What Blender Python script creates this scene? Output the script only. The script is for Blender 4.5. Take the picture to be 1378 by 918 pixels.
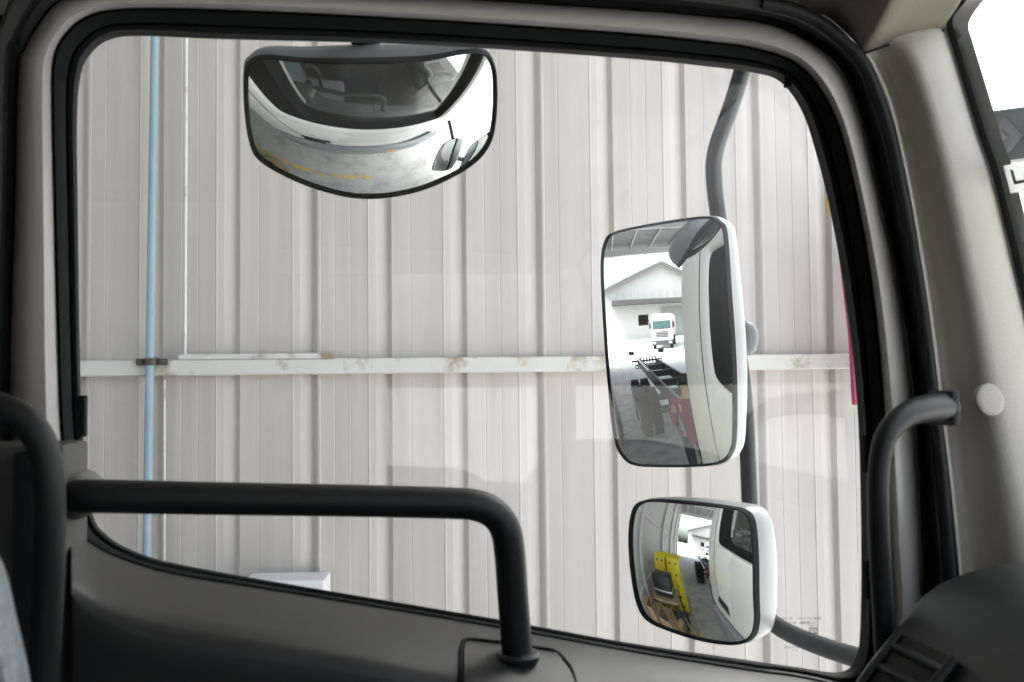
import bpy, bmesh, math, random
from mathutils import Vector, Matrix
random.seed(7)
rad = math.radians
S = bpy.context.scene
for o in list(bpy.data.objects): bpy.data.objects.remove(o)
C = bpy.context.scene.collection

# ------------------------------------------------------------------ camera
# world frame: +X = towards the truck's nose, +Y = out of its left door, Z up, ground at 0
CAM = Vector((0.0, 0.0, 2.35))
YAW, PITCH, ROLL = rad(7.0), rad(2.5), rad(0.6)
FPX = 1340.0                                   # focal length in pixels of a 1378 px wide picture
Fw = Vector((math.sin(YAW)*math.cos(PITCH), math.cos(YAW)*math.cos(PITCH), math.sin(PITCH)))
R0 = Fw.cross(Vector((0, 0, 1))).normalized(); U0 = R0.cross(Fw)
Rt = math.cos(ROLL)*R0 - math.sin(ROLL)*U0
Up = math.sin(ROLL)*R0 + math.cos(ROLL)*U0
cd = bpy.data.cameras.new('camera'); cam = bpy.data.objects.new('camera', cd); C.objects.link(cam)
cam.matrix_world = Matrix(((Rt.x, Up.x, -Fw.x, CAM.x), (Rt.y, Up.y, -Fw.y, CAM.y), (Rt.z, Up.z, -Fw.z, CAM.z), (0, 0, 0, 1)))
cd.sensor_width = 36; cd.lens = 36*FPX/1378; cd.clip_start = 0.02; cd.clip_end = 3000
cd.dof.use_dof = True; cd.dof.focus_distance = 2.1; cd.dof.aperture_fstop = 8.0
S.camera = cam
# ------------------------------------------------------------------ light
SUN_EL, SUN_AZ = 60.0, 70.0                   # azimuth: direction towards the sun, degrees from +X counter-clockwise
w = bpy.data.worlds.new('World'); S.world = w; w.use_nodes = True
nt = w.node_tree; nt.nodes.clear()
out = nt.nodes.new('ShaderNodeOutputWorld'); bg = nt.nodes.new('ShaderNodeBackground'); sky = nt.nodes.new('ShaderNodeTexSky')
sky.sky_type = 'NISHITA'; sky.sun_disc = False; sky.sun_elevation = rad(SUN_EL); sky.sun_rotation = rad(90-SUN_AZ)
sky.air_density = 1.0; sky.dust_density = 8.0; sky.ozone_density = 1.0
bg.inputs[1].default_value = 0.15
hs = nt.nodes.new('ShaderNodeHueSaturation'); hs.inputs['Saturation'].default_value = .45; nt.links.new(sky.outputs[0], hs.inputs['Color']); nt.links.new(hs.outputs[0], bg.inputs[0]); nt.links.new(bg.outputs[0], out.inputs[0])
sl = bpy.data.lights.new('sun', 'SUN'); sl.energy = 2.2; sl.angle = rad(0.5); sl.color = (1, .96, .9)
so = bpy.data.objects.new('sun', sl); C.objects.link(so); so.location = (-20, -30, 40)
sd = Vector((math.cos(rad(SUN_AZ))*math.cos(rad(SUN_EL)), math.sin(rad(SUN_AZ))*math.cos(rad(SUN_EL)), math.sin(rad(SUN_EL))))
so.rotation_euler = (-sd).to_track_quat('-Z', 'Y').to_euler()
S.view_settings.view_transform = 'Standard'; S.view_settings.look = 'None'
S.view_settings.exposure = 2.62; S.view_settings.gamma = 1.0
S.render.engine = 'CYCLES'
S.cycles.use_denoising = True
try: S.cycles.denoiser = 'OPENIMAGEDENOISE'
except Exception: pass
S.cycles.max_bounces = 12; S.cycles.diffuse_bounces = 5; S.cycles.glossy_bounces = 6; S.cycles.transparent_max_bounces = 16
S.cycles.sample_clamp_indirect = 8.0; S.cycles.caustics_reflective = False; S.cycles.caustics_refractive = False

# ------------------------------------------------------------------ helpers
def ray(u, v):
    return (Fw + Rt*((u-689)/FPX) + Up*((459-v)/FPX))
def on_y(u, v, y):                              # the point of the upright plane Y = y seen in that direction
    d = ray(u, v); return CAM + d*((y-CAM.y)/d.y)
def at_d(u, v, depth): return CAM + ray(u, v)*depth
def on_plane(u, v, p, n):
    d = ray(u, v); return CAM + d*((p-CAM).dot(n)/d.dot(n))

def catmull(pts, per=8, closed=False):
    n = len(pts); outp = []
    rng = range(n) if closed else range(n-1)
    for i in rng:
        if closed: p0, p1, p2, p3 = pts[(i-1) % n], pts[i], pts[(i+1) % n], pts[(i+2) % n]
        else: p0, p1, p2, p3 = pts[max(i-1, 0)], pts[i], pts[i+1], pts[min(i+2, n-1)]
        for k in range(per):
            t = k/per
            outp.append(tuple(0.5*((2*b) + (c-a)*t + (2*a-5*b+4*c-d)*t*t + (3*b-a-3*c+d)*t**3) for a, b, c, d in zip(p0, p1, p2, p3)))
    if not closed: outp.append(tuple(pts[-1]))
    return outp

WL = {}                                         # world location of every object made here
def tag(o, label=None, cat=None, group=None, kind=None):
    if label: o['label'] = label
    if cat: o['category'] = cat
    if group: o['group'] = group
    if kind: o['kind'] = kind
    return o
def thing(name, label, cat, loc=(0, 0, 0), group=None, rotz=0):
    o = bpy.data.objects.new(name, None); C.objects.link(o); o.empty_display_size = .2
    o.location = loc; o.rotation_euler.z = rotz; WL[o.name] = Vector(loc)
    return tag(o, label, cat, group)
def mesh(name, verts, faces, mat, parent=None, smooth=False, local=False, sharp=None, uv=None):
    vs = [Vector(v) for v in verts]
    lo = Vector([min(v[i] for v in vs) for i in range(3)]); hi = Vector([max(v[i] for v in vs) for i in range(3)])
    c = (lo+hi)/2
    me = bpy.data.meshes.new(name); me.from_pydata([v-c for v in vs], [], [tuple(f) for f in faces]); me.validate(); me.update()
    mats = mat if isinstance(mat, (list, tuple)) else [mat]
    for m in mats: me.materials.append(m)
    if smooth:
        me.polygons.foreach_set('use_smooth', [True]*len(me.polygons))
        if sharp is not None:
            me.set_sharp_from_angle(angle=rad(sharp))
    o = bpy.data.objects.new(name, me); C.objects.link(o)
    WL[o.name] = c if not local else c + (WL[parent.name] if parent else Vector())
    if parent is not None:
        o.parent = parent
        o.location = c if local else c - WL[parent.name]
    else: o.location = c
    return o
class MB:
    def __init__(s): s.v = []; s.f = []; s.m = []
    def add(s, v, f, mi=0):
        k = len(s.v); s.v += [Vector(x) for x in v]; s.f += [tuple(i+k for i in q) for q in f]; s.m += [mi]*len(f); return s
    def box(s, a, b, mi=0, M=None, bev=0.0):
        bm = bmesh.new(); bmesh.ops.create_cube(bm, size=1)
        sx, sy, sz = [abs(b[i]-a[i]) for i in range(3)]; c = Vector([(a[i]+b[i])/2 for i in range(3)])
        for v in bm.verts: v.co = Vector((v.co.x*sx, v.co.y*sy, v.co.z*sz)) + c
        if bev: bmesh.ops.bevel(bm, geom=list(bm.edges), offset=min(bev, min(sx, sy, sz)*.45), segments=2, profile=.6, affect='EDGES')
        bm.verts.index_update()
        vs = [v.co.copy() for v in bm.verts]
        if M is not None: vs = [M @ v for v in vs]
        s.add(vs, [[v.index for v in f.verts] for f in bm.faces], mi); bm.free(); return s
    def tube(s, path, r, n=14, mi=0, cap=True, flat=1.0):
        P = [Vector(p) for p in path]; rr = r if isinstance(r, (list, tuple)) else [r]*len(P)
        prev = None; rings = []
        for i, p in enumerate(P):
            t = (P[min(i+1, len(P)-1)]-P[max(i-1, 0)]).normalized()
            if prev is None:
                a = Vector((0, 0, 1)) if abs(t.z) < .9 else Vector((0, 1, 0))
                prev = (a - t*a.dot(t)).normalized()
            else: prev = (prev - t*prev.dot(t)).normalized()
            b = t.cross(prev)
            rings.append([p + (prev*math.cos(2*math.pi*k/n)*rr[i] + b*math.sin(2*math.pi*k/n)*rr[i]*flat) for k in range(n)])
        v = [q for R in rings for q in R]; f = []
        for i in range(len(P)-1):
            for k in range(n):
                f.append((i*n+k, i*n+(k+1) % n, (i+1)*n+(k+1) % n, (i+1)*n+k))
        if cap: f.append(tuple(range(n-1, -1, -1))); f.append(tuple((len(P)-1)*n+k for k in range(n)))
        return s.add(v, f, mi)
    def loft(s, rows, mi=0, closed=False):
        n = len(rows[0]); v = [p for R in rows for p in R]; f = []
        for i in range(len(rows)-1):
            for k in range(n if closed else n-1):
                f.append((i*n+k, i*n+(k+1) % n, (i+1)*n+(k+1) % n, (i+1)*n+k))
        return s.add(v, f, mi)
    def build_split(s, name, mat, parent=None, smooth=False, sharp=40, local=False):
        par = list(range(len(s.v)))
        def fd(i):
            while par[i] != i: par[i] = par[par[i]]; i = par[i]
            return i
        for f in s.f:
            for q in f[1:]: par[fd(q)] = fd(f[0])
        gr = {}
        for f in s.f: gr.setdefault(fd(f[0]), []).append(f)
        res = []
        for fs in gr.values():
            ids = sorted({i for f in fs for i in f}); mp = {i: k for k, i in enumerate(ids)}
            mb_ = MB(); mb_.add([s.v[i] for i in ids], [[mp[i] for i in f] for f in fs]); res.append(mb_.build(name, mat, parent, smooth, sharp, local))
        return res
    def build(s, name, mat, parent=None, smooth=False, sharp=40, local=False):
        o = mesh(name, s.v, s.f, mat, parent, smooth, local)
        if len(s.m) == len(o.data.polygons): o.data.polygons.foreach_set('material_index', s.m)
        if smooth and sharp: o.data.set_sharp_from_angle(angle=rad(sharp))
        return o
def copy_tree(o, parent=None):
    c = o.copy(); C.objects.link(c)
    if parent: c.parent = parent
    WL[c.name] = WL.get(o.name, Vector())
    for ch in list(o.children): copy_tree(ch, c)
    return c

# ------------------------------------------------------------------ materials
def mat(name, col, rough=.5, metal=0, bump=0, bscale=40, var=0, vscale=6, coat=0, spec=.5, stretch=None, dirt=None, dscale=3, dthr=(.55, .7)):
    m = bpy.data.materials.new(name); m.use_nodes = True; t = m.node_tree; b = t.nodes['Principled BSDF']
    b.inputs['Base Color'].default_value = (*col, 1); b.inputs['Roughness'].default_value = rough
    b.inputs['Metallic'].default_value = metal; b.inputs['Specular IOR Level'].default_value = spec
    b.inputs['Coat Weight'].default_value = coat; b.inputs['Coat Roughness'].default_value = .05
    tc = t.nodes.new('ShaderNodeTexCoord'); vec = tc.outputs['Object']
    if stretch:
        mp = t.nodes.new('ShaderNodeMapping'); mp.inputs['Scale'].default_value = stretch
        t.links.new(vec, mp.inputs[0]); vec = mp.outputs[0]
    colsock = None
    if var:
        nz = t.nodes.new('ShaderNodeTexNoise'); nz.inputs['Scale'].default_value = vscale; nz.inputs['Detail'].default_value = 6
        t.links.new(vec, nz.inputs['Vector'])
        mx = t.nodes.new('ShaderNodeMix'); mx.data_type = 'RGBA'
        mx.inputs['A'].default_value = (*[c*(1-var) for c in col], 1); mx.inputs['B'].default_value = (*[min(1, c*(1+var)) for c in col], 1)
        t.links.new(nz.outputs['Fac'], mx.inputs['Factor']); colsock = mx.outputs['Result']
        rr = t.nodes.new('ShaderNodeMapRange'); rr.inputs['To Min'].default_value = max(0, rough-.1); rr.inputs['To Max'].default_value = min(1, rough+.12)
        t.links.new(nz.outputs['Fac'], rr.inputs['Value']); t.links.new(rr.outputs[0], b.inputs['Roughness'])
    if dirt:
        nz = t.nodes.new('ShaderNodeTexNoise'); nz.inputs['Scale'].default_value = dscale; nz.inputs['Detail'].default_value = 8; nz.inputs['Roughness'].default_value = .65
        t.links.new(vec, nz.inputs['Vector'])
        rr = t.nodes.new('ShaderNodeMapRange'); rr.inputs['From Min'].default_value = dthr[0]; rr.inputs['From Max'].default_value = dthr[1]
        t.links.new(nz.outputs['Fac'], rr.inputs['Value'])
        mx = t.nodes.new('ShaderNodeMix'); mx.data_type = 'RGBA'; mx.inputs['A'].default_value = (*col, 1); mx.inputs['B'].default_value = (*dirt, 1)
        if colsock: t.links.new(colsock, mx.inputs['A'])
        t.links.new(rr.outputs[0], mx.inputs['Factor']); colsock = mx.outputs['Result']
    if colsock: t.links.new(colsock, b.inputs['Base Color'])
    if bump:
        nz = t.nodes.new('ShaderNodeTexNoise'); nz.inputs['Scale'].default_value = bscale; nz.inputs['Detail'].default_value = 4
        t.links.new(vec, nz.inputs['Vector'])
        bp = t.nodes.new('ShaderNodeBump'); bp.inputs['Strength'].default_value = bump; bp.inputs['Distance'].default_value = .002
        t.links.new(nz.outputs['Fac'], bp.inputs['Height']); t.links.new(bp.outputs[0], b.inputs['Normal'])
    return m
def glass(name, tint=(.91, .955, .94), gain=1.0, dust_haze=0.0):
    m = bpy.data.materials.new(name); m.use_nodes = True; t = m.node_tree; t.nodes.clear()
    o = t.nodes.new('ShaderNodeOutputMaterial'); tr = t.nodes.new('ShaderNodeBsdfTransparent'); gl = t.nodes.new('ShaderNodeBsdfGlossy')
    fr = t.nodes.new('ShaderNodeFresnel'); fr.inputs[0].default_value = 1.5
    ml = t.nodes.new('ShaderNodeMath'); ml.operation = 'MULTIPLY'; ml.inputs[1].default_value = 1.8*gain; ml.use_clamp = True
    mx = t.nodes.new('ShaderNodeMixShader'); tr.inputs[0].default_value = (*tint, 1); gl.inputs['Roughness'].default_value = 0.0
    gl.inputs[0].default_value = (1, 1, 1, 1)
    # incidence measured from whichever side the ray arrives: same pane value from inside and outside
    ge = t.nodes.new('ShaderNodeNewGeometry'); dt = t.nodes.new('ShaderNodeVectorMath'); dt.operation = 'DOT_PRODUCT'
    t.links.new(ge.outputs['Incoming'], dt.inputs[0]); t.links.new(ge.outputs['True Normal'], dt.inputs[1])
    ab = t.nodes.new('ShaderNodeMath'); ab.operation = 'ABSOLUTE'; t.links.new(dt.outputs['Value'], ab.inputs[0])
    om = t.nodes.new('ShaderNodeMath'); om.operation = 'SUBTRACT'; om.inputs[0].default_value = 1; t.links.new(ab.outputs[0], om.inputs[1])
    pw = t.nodes.new('ShaderNodeMath'); pw.operation = 'POWER'; pw.inputs[1].default_value = 5; t.links.new(om.outputs[0], pw.inputs[0])
    ma = t.nodes.new('ShaderNodeMath'); ma.operation = 'MULTIPLY_ADD'; ma.inputs[1].default_value = .9; ma.inputs[2].default_value = .045*1.8*gain
    ma.use_clamp = True
    t.links.new(pw.outputs[0], ma.inputs[0]); t.nodes.remove(fr); t.nodes.remove(ml)
    t.links.new(ma.outputs[0], mx.inputs[0]); t.links.new(tr.outputs[0], mx.inputs[1]); t.links.new(gl.outputs[0], mx.inputs[2])
    last = mx
    if dust_haze:  # patchy pale film: dust, plus the hazy reflection veil put in as colour
        df = t.nodes.new('ShaderNodeBsdfDiffuse'); df.inputs[0].default_value = (.8, .8, .78, 1)
        tc = t.nodes.new('ShaderNodeTexCoord'); nz = t.nodes.new('ShaderNodeTexNoise'); nz.inputs['Scale'].default_value = 5; nz.inputs['Detail'].default_value = 5
        t.links.new(tc.outputs['Object'], nz.inputs['Vector'])
        mr = t.nodes.new('ShaderNodeMapRange'); mr.inputs['From Min'].default_value = .3; mr.inputs['From Max'].default_value = .8; mr.inputs['To Max'].default_value = dust_haze
        t.links.new(nz.outputs['Fac'], mr.inputs['Value'])
        m2 = t.nodes.new('ShaderNodeMixShader'); t.links.new(mr.outputs[0], m2.inputs[0]); t.links.new(mx.outputs[0], m2.inputs[1]); t.links.new(df.outputs[0], m2.inputs[2]); last = m2
    t.links.new(last.outputs[0], o.inputs[0]); return m
def mirror_mat(name):
    m = bpy.data.materials.new(name); m.use_nodes = True; t = m.node_tree; t.nodes.clear()
    o = t.nodes.new('ShaderNodeOutputMaterial'); gl = t.nodes.new('ShaderNodeBsdfGlossy'); gl.inputs['Roughness'].default_value = 0.0
    gl.inputs[0].default_value = (.86, .89, .88, 1); t.links.new(gl.outputs[0], o.inputs[0]); return m

M_rubber = mat('black_rubber', (.006, .007, .008), .75, bump=.1, bscale=300, spec=.2)
M_rubber_soft = mat('seal_rubber', (.012, .013, .015), .6, bump=.3, bscale=500)
M_paint_in = mat('cab_paint_inside', (.50, .475, .46), .3, coat=.4, var=.04, vscale=3)
M_white = mat('white_cab_paint', (.78, .80, .81), .25, coat=.8, var=.02, vscale=2)
M_greyp = mat('grey_plastic', (.20, .22, .24), .45, bump=.1, bscale=200, var=.08)
M_trim = mat('beige_trim', (.54, .51, .45), .55, bump=.35, bscale=500, var=.03)
M_head = mat('headliner_cloth', (.30, .265, .215), .9, bump=.5, bscale=400, var=.06)
M_black = mat('black_plastic', (.009, .010, .011), .45, bump=.15, bscale=450, var=.15)
M_dash = mat('dash_plastic', (.008, .0105, .012), .42, bump=.3, bscale=500, var=.1)
M_doortrim = mat('door_trim_plastic', (.029, .0275, .0265), .45, bump=.14, bscale=1100, var=.05)
M_bar = mat('grab_bar_foam', (.006, .0065, .007), .5, bump=.3, bscale=600, var=.4, vscale=14)
M_pole = mat('mirror_pole_paint', (.018, .024, .028), .38, bump=.15, bscale=60, var=.35, vscale=25)
M_house = mat('mirror_housing_white', (.31, .325, .33), .35, var=.03)
M_houseg = mat('mirror_housing_grey', (.12, .135, .15), .45, bump=.2, bscale=200, var=.1)
M_mirror = mirror_mat('mirror_silvering')
M_glass = glass('window_glass', gain=.5, dust_haze=.05)
M_wind = glass('windshield_glass', (.9, .94, .93))
M_tyre = mat('tyre_rubber', (.012, .012, .013), .9, bump=.4, bscale=60, var=.2)
M_chassis = mat('chassis_paint', (.02, .022, .024), .5, var=.3)
M_galv = mat('bare_metal', (.5, .5, .5), .35, metal=.8, var=.1)
M_yellow = mat('yellow_plastic', (.75, .62, .03), .45, var=.12, vscale=9)
M_card = mat('cardboard', (.36, .24, .14), .8, var=.15, vscale=5)
M_seat = mat('seat_cloth', (.16, .18, .2), .85, bump=.3, bscale=300)
M_red = mat('red_paint', (.36, .035, .09), .45, var=.1)
M_orange = mat('orange_lens', (.8, .2, .03), .3)
M_bluepipe = mat('blue_pvc', (.29, .40, .47), .4, var=.12, vscale=4, dirt=(.45, .5, .52), dscale=9, dthr=(.6, .75))

# ------------------------------------------------------------------ ground
def ground_material():
    m = mat('concrete_yard', (.38, .375, .36), .75, bump=.5, bscale=30, var=.16, vscale=.7, dirt=(.22, .225, .23), dscale=2.6, dthr=(.46, .70))
    return m
G_ = mesh('ground', [(-900, -900, 0), (900, -900, 0), (900, 900, 0), (-900, 900, 0)], [(0, 1, 2, 3)], ground_material())
tag(G_, kind='structure')
mk = MB()
M_line = mat('road_paint_yellow', (.62, .40, .06), .7, dirt=(.3, .29, .26), dscale=5, dthr=(.42, .58), var=.1)
mk.add([(-14, 1.95, .004), (.15, 1.82, .004), (.15, 1.92, .004), (-14, 2.06, .004)], [(0, 1, 2, 3)])
tag(mk.build('floor_line', M_line), kind='structure')

# ------------------------------------------------------------------ the shed
PW = at_d(215, 490, 3.42); wa = rad(4.0)
WD = Vector((math.cos(wa), -math.sin(wa), 0)); WN = Vector((-math.sin(wa), -math.cos(wa), 0))   # along the wall / towards the truck
def on_wall(u, v, off=0.0):
    return on_plane(u, v, PW + WN*off, WN)
s0 = 0.0; s8 = (on_wall(1022, 490)-on_wall(215, 490)).dot(WD); pitch = s8/8
def wp(s, off, z): return Vector((PW.x, PW.y, 0)) + WD*s + WN*off + Vector((0, 0, z))
S_MIN, S_MAX = -19.0, 2.15
S_BEG = -76*pitch; S_END = 10.3*pitch
def wall_material():
    m = mat('painted_sheet', (.60, .575, .55), .42)
    t = m.node_tree; b = t.nodes['Principled BSDF']; tc = t.nodes.new('ShaderNodeTexCoord')
    mp = t.nodes.new('ShaderNodeMapping'); mp.inputs['Scale'].default_value = (14, 14, .35); t.links.new(tc.outputs['Object'], mp.inputs[0])
    n1 = t.nodes.new('ShaderNodeTexNoise'); n1.inputs['Scale'].default_value = 1.2; n1.inputs['Detail'].default_value = 5; t.links.new(mp.outputs[0], n1.inputs['Vector'])
    r1 = t.nodes.new('ShaderNodeMapRange'); r1.inputs['From Min'].default_value = .3; r1.inputs['From Max'].default_value = .75; t.links.new(n1.outputs['Fac'], r1.inputs['Value'])
    mx = t.nodes.new('ShaderNodeMix'); mx.data_type = 'RGBA'; mx.inputs['A'].default_value = (.585, .545, .522, 1); mx.inputs['B'].default_value = (.49, .445, .42, 1)
    t.links.new(r1.outputs[0], mx.inputs['Factor'])
    mp2 = t.nodes.new('ShaderNodeMapping'); mp2.inputs['Scale'].default_value = (5, 5, 1.2); t.links.new(tc.outputs['Object'], mp2.inputs[0])
    n2 = t.nodes.new('ShaderNodeTexNoise'); n2.inputs['Scale'].default_value = 2; n2.inputs['Detail'].default_value = 9; n2.inputs['Roughness'].default_value = .7; t.links.new(mp2.outputs[0], n2.inputs['Vector'])
    r2 = t.nodes.new('ShaderNodeMapRange'); r2.inputs['From Min'].default_value = .60; r2.inputs['From Max'].default_value = .78; r2.inputs['To Max'].default_value = .28; t.links.new(n2.outputs['Fac'], r2.inputs['Value'])
    m2 = t.nodes.new('ShaderNodeMix'); m2.data_type = 'RGBA'; m2.inputs['B'].default_value = (.38, .34, .30, 1)
    t.links.new(mx.outputs['Result'], m2.inputs['A']); t.links.new(r2.outputs[0], m2.inputs['Factor'])
    # rust and dirt washed down the sheet from under each rail, streak by streak
    sp = t.nodes.new('ShaderNodeSeparateXYZ'); ge = t.nodes.new('ShaderNodeNewGeometry'); t.links.new(ge.outputs['Position'], sp.inputs[0])
    last = m2.outputs['Result']
    for zz in ZG:
        sb_ = t.nodes.new('ShaderNodeMath'); sb_.operation = 'SUBTRACT'; sb_.inputs[0].default_value = zz-.02; t.links.new(sp.outputs['Z'], sb_.inputs[1])
        mr_ = t.nodes.new('ShaderNodeMapRange'); mr_.inputs['From Min'].default_value = .0; mr_.inputs['From Max'].default_value = .42; mr_.inputs['To Min'].default_value = 1; mr_.inputs['To Max'].default_value = 0; t.links.new(sb_.outputs[0], mr_.inputs['Value'])
        gt = t.nodes.new('ShaderNodeMath'); gt.operation = 'GREATER_THAN'; gt.inputs[1].default_value = 0; t.links.new(sb_.outputs[0], gt.inputs[0])
        mp3 = t.nodes.new('ShaderNodeMapping'); mp3.inputs['Scale'].default_value = (22, 22, .5); t.links.new(tc.outputs['Object'], mp3.inputs[0])
        n3 = t.nodes.new('ShaderNodeTexNoise'); n3.inputs['Scale'].default_value = 1.1; n3.inputs['Detail'].default_value = 6; t.links.new(mp3.outputs[0], n3.inputs['Vector'])
        r3_ = t.nodes.new('ShaderNodeMapRange'); r3_.inputs['From Min'].default_value = .5; r3_.inputs['From Max'].default_value = .8; r3_.inputs['To Max'].default_value = .75; t.links.new(n3.outputs['Fac'], r3_.inputs['Value'])
        a1 = t.nodes.new('ShaderNodeMath'); a1.operation = 'MULTIPLY'; t.links.new(mr_.outputs[0], a1.inputs[0]); t.links.new(gt.outputs[0], a1.inputs[1])
        a2 = t.nodes.new('ShaderNodeMath'); a2.operation = 'MULTIPLY'; t.links.new(a1.outputs[0], a2.inputs[0]); t.links.new(r3_.outputs[0], a2.inputs[1])
        m4 = t.nodes.new('ShaderNodeMix'); m4.data_type = 'RGBA'; m4.inputs['B'].default_value = (.36, .30, .25, 1); t.links.new(last, m4.inputs['A']); t.links.new(a2.outputs[0], m4.inputs['Factor']); last = m4.outputs['Result']
    t.links.new(last, b.inputs['Base Color'])
    # shallow oil-canning of the thin sheet
    mo = t.nodes.new('ShaderNodeTexNoise'); mo.inputs['Scale'].default_value = 2.2; mo.inputs['Detail'].default_value = 2; t.links.new(tc.outputs['Object'], mo.inputs['Vector'])
    bp_ = t.nodes.new('ShaderNodeBump'); bp_.inputs['Strength'].default_value = .35; bp_.inputs['Distance'].default_value = .02; t.links.new(mo.outputs['Fac'], bp_.inputs['Height']); t.links.new(bp_.outputs[0], b.inputs['Normal'])
    return m
ZG = [on_wall(430, 493, .055).z+q for q in (-1.42, 0, 1.35)]
M_wall = wall_material()
M_steel = mat('pale_painted_steel', (.66, .645, .62), .45, var=.10, vscale=8, dirt=(.33, .23, .15), dscale=6, dthr=(.54, .66))
shed = thing('steel_shed', 'open steel shed with pale ribbed sheet wall outside the truck window', 'shed', wp(-8, 0, 0))
prof = []
k0 = -76; k1 = 11
random.seed(3)
for k in range(k0, k1):
    c = k*pitch                                    # dark edge of each rib stands here
    if c + .02 > S_END: break
    lap = (k % 3 == 2)
    prof += [(c-.074, 0.0), (c-.070, .0022), (c-.066, .0), (c-.045, -.0035), (c-.030, -.0095), (c-.011, -.0175), (c-.004, -.0182), (c+.011, .0)]
    if lap: prof += [(c+.017, .004), (c+.024, .004), (c+.026, .0)]
    for fx in ((.31,) if k % 2 else (.30, .62)): prof += [(c+.02+fx*(pitch-.09), 0), (c+.0225+fx*(pitch-.09), -.0014), (c+.025+fx*(pitch-.09), 0)]
prof = [(s, o) for s, o in prof if s < S_END]
prof.sort(key=lambda q: q[0])
mb = MB(); mb.loft([[wp(s, o, .0) for s, o in prof], [wp(s, o, 6.2) for s, o in prof]])
mb.build('wall_cladding', M_wall, shed)
# girts (horizontal rails): a C channel standing off the sheet
def girt(z, s_a=S_BEG, s_b=S_END, h=.054, name='girt'):
    g = MB()
    sec = [(.002, h/2), (.05, h/2), (.055, h/2-.004), (.055, -h/2+.004), (.05, -h/2), (.002, -h/2), (.002, -h/2+.003), (.046, -h/2+.003), (.052, -h/2+.007), (.052, h/2-.007), (.046, h/2-.003), (.002, h/2-.003)]
    rows = [[wp(s_a+(s_b-s_a)*i/24, o, z+q) for o, q in sec] for i in range(25)]
    g.loft(rows, closed=True)
    g.add([r for r in rows[-1]], [tuple(range(len(sec)))]); g.add([r for r in rows[0]], [tuple(range(len(sec)-1, -1, -1))])
    return g.build(name, M_steel, shed)
zg = on_wall(430, 493, .055).z
for z in (zg-1.42, zg, zg+1.35, zg+2.7): girt(z)
# upper lap piece on the eye level rail
sa = (on_wall(240, 486, .06)-PW).dot(WD); sb = (on_wall(450, 486, .06)-PW).dot(WD)
g = MB(); ztop = zg+.027
g.box((0, 0, 0), (1, 1, 1), M=Matrix(((WD.x*(sb-sa), WN.x*.05, 0, wp(sa, .006, 0).x), (WD.y*(sb-sa), WN.y*.05, 0, wp(sa, .006, 0).y), (0, 0, .017, ztop+.0005), (0, 0, 0, 1))))
g.build('splice_plate', M_steel, shed)
# columns and knee braces
M_col = mat('column_paint', (.50, .52, .52), .5, var=.08, dirt=(.25, .2, .16), dscale=4, dthr=(.62, .72))
for s in (-1.15, -4.6, -8.2, -12.2, -16.2):
    c = MB()
    for (a, b, o0, o1) in ((-.075, .075, .056, .066), (-.075, .075, .196, .206), (-.004, .004, .066, .196)):
        q = [wp(s+a, o0, 0), wp(s+b, o0, 0), wp(s+b, o1, 0), wp(s+a, o1, 0)]
        c.add(q+[p+Vector((0, 0, 6.0)) for p in q], [(0, 1, 2, 3), (7, 6, 5, 4), (0, 4, 5, 1), (1, 5, 6, 2), (2, 6, 7, 3), (3, 7, 4, 0)])
    c.build('column', M_col, shed)
# roof: ribbed sheet on purlins and rafters
M_roof = mat('roof_sheet', (.12, .125, .13), .5, var=.08)
rx0, rx1, ry0, ry1 = -19.5, 2.2, -3.7, 4.75
rp = []
n = int((rx1-rx0)/.25)
for i in range(n+1):
    x = rx0+i*(rx1-rx0)/n; rp += [(x-.05, 0), (x-.02, .035), (x+.02, .035), (x+.05, 0)]
def rz(y): return 6.2-(ry1-y)*.0+max(0, (3-abs(y+1)))*0+(.0)
r = MB(); r.loft([[(x, y, 6.25+.06*(ry1-y)+q) for x, q in rp] for y in (ry0, ry1)]); r.build('roof', M_roof, shed)
for i in range(7):
    y = ry0+.3+i*1.3; z = 6.25+.06*(ry1-y)-.07
    MB().box((rx0, y-.03, z-.07), (rx1, y+.03, z+.06)).build('purlin', M_col, shed)
for x in (-17, -12, -7, -2, 1.7):
    q = MB()
    q.add([(x-.08, ry0, 6.25+.06*(ry1-ry0)-.16), (x+.08, ry0, 6.25+.06*(ry1-ry0)-.16), (x+.08, ry1-.1, 6.09), (x-.08, ry1-.1, 6.09),
           (x-.08, ry0, 6.25+.06*(ry1-ry0)-.46), (x+.08, ry0, 6.25+.06*(ry1-ry0)-.46), (x+.08, ry1-.1, 5.79), (x-.08, ry1-.1, 5.79)],
          [(0, 1, 2, 3), (7, 6, 5, 4), (0, 4, 5, 1), (1, 5, 6, 2), (2, 6, 7, 3), (3, 7, 4, 0)])
    q.build('rafter', M_col, shed)
for x in (-17, -12, -7):
    MB().box((x-.08, ry0-.08, 0), (x+.08, ry0+.08, 6.4), bev=.01).build('column', M_col, shed)

side_block = MB(); n = 60  # unseen dark panel added on the right to block daylight from the cab window
xx = [(-4.25+ i*.25) for i in range(17)]
pr_ = []
for x in xx: pr_ += [(x, 0), (x+.16, 0), (x+.18, .03), (x+.23, .03)]
side_block.loft([[(x, ry0+.0+o, 0) for x, o in pr_], [(x, ry0+o, 6.9) for x, o in pr_]]); side_block.build('wall_cladding', mat('blocker_sheet', (.20, .20, .195), .6, var=.1), shed)
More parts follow.
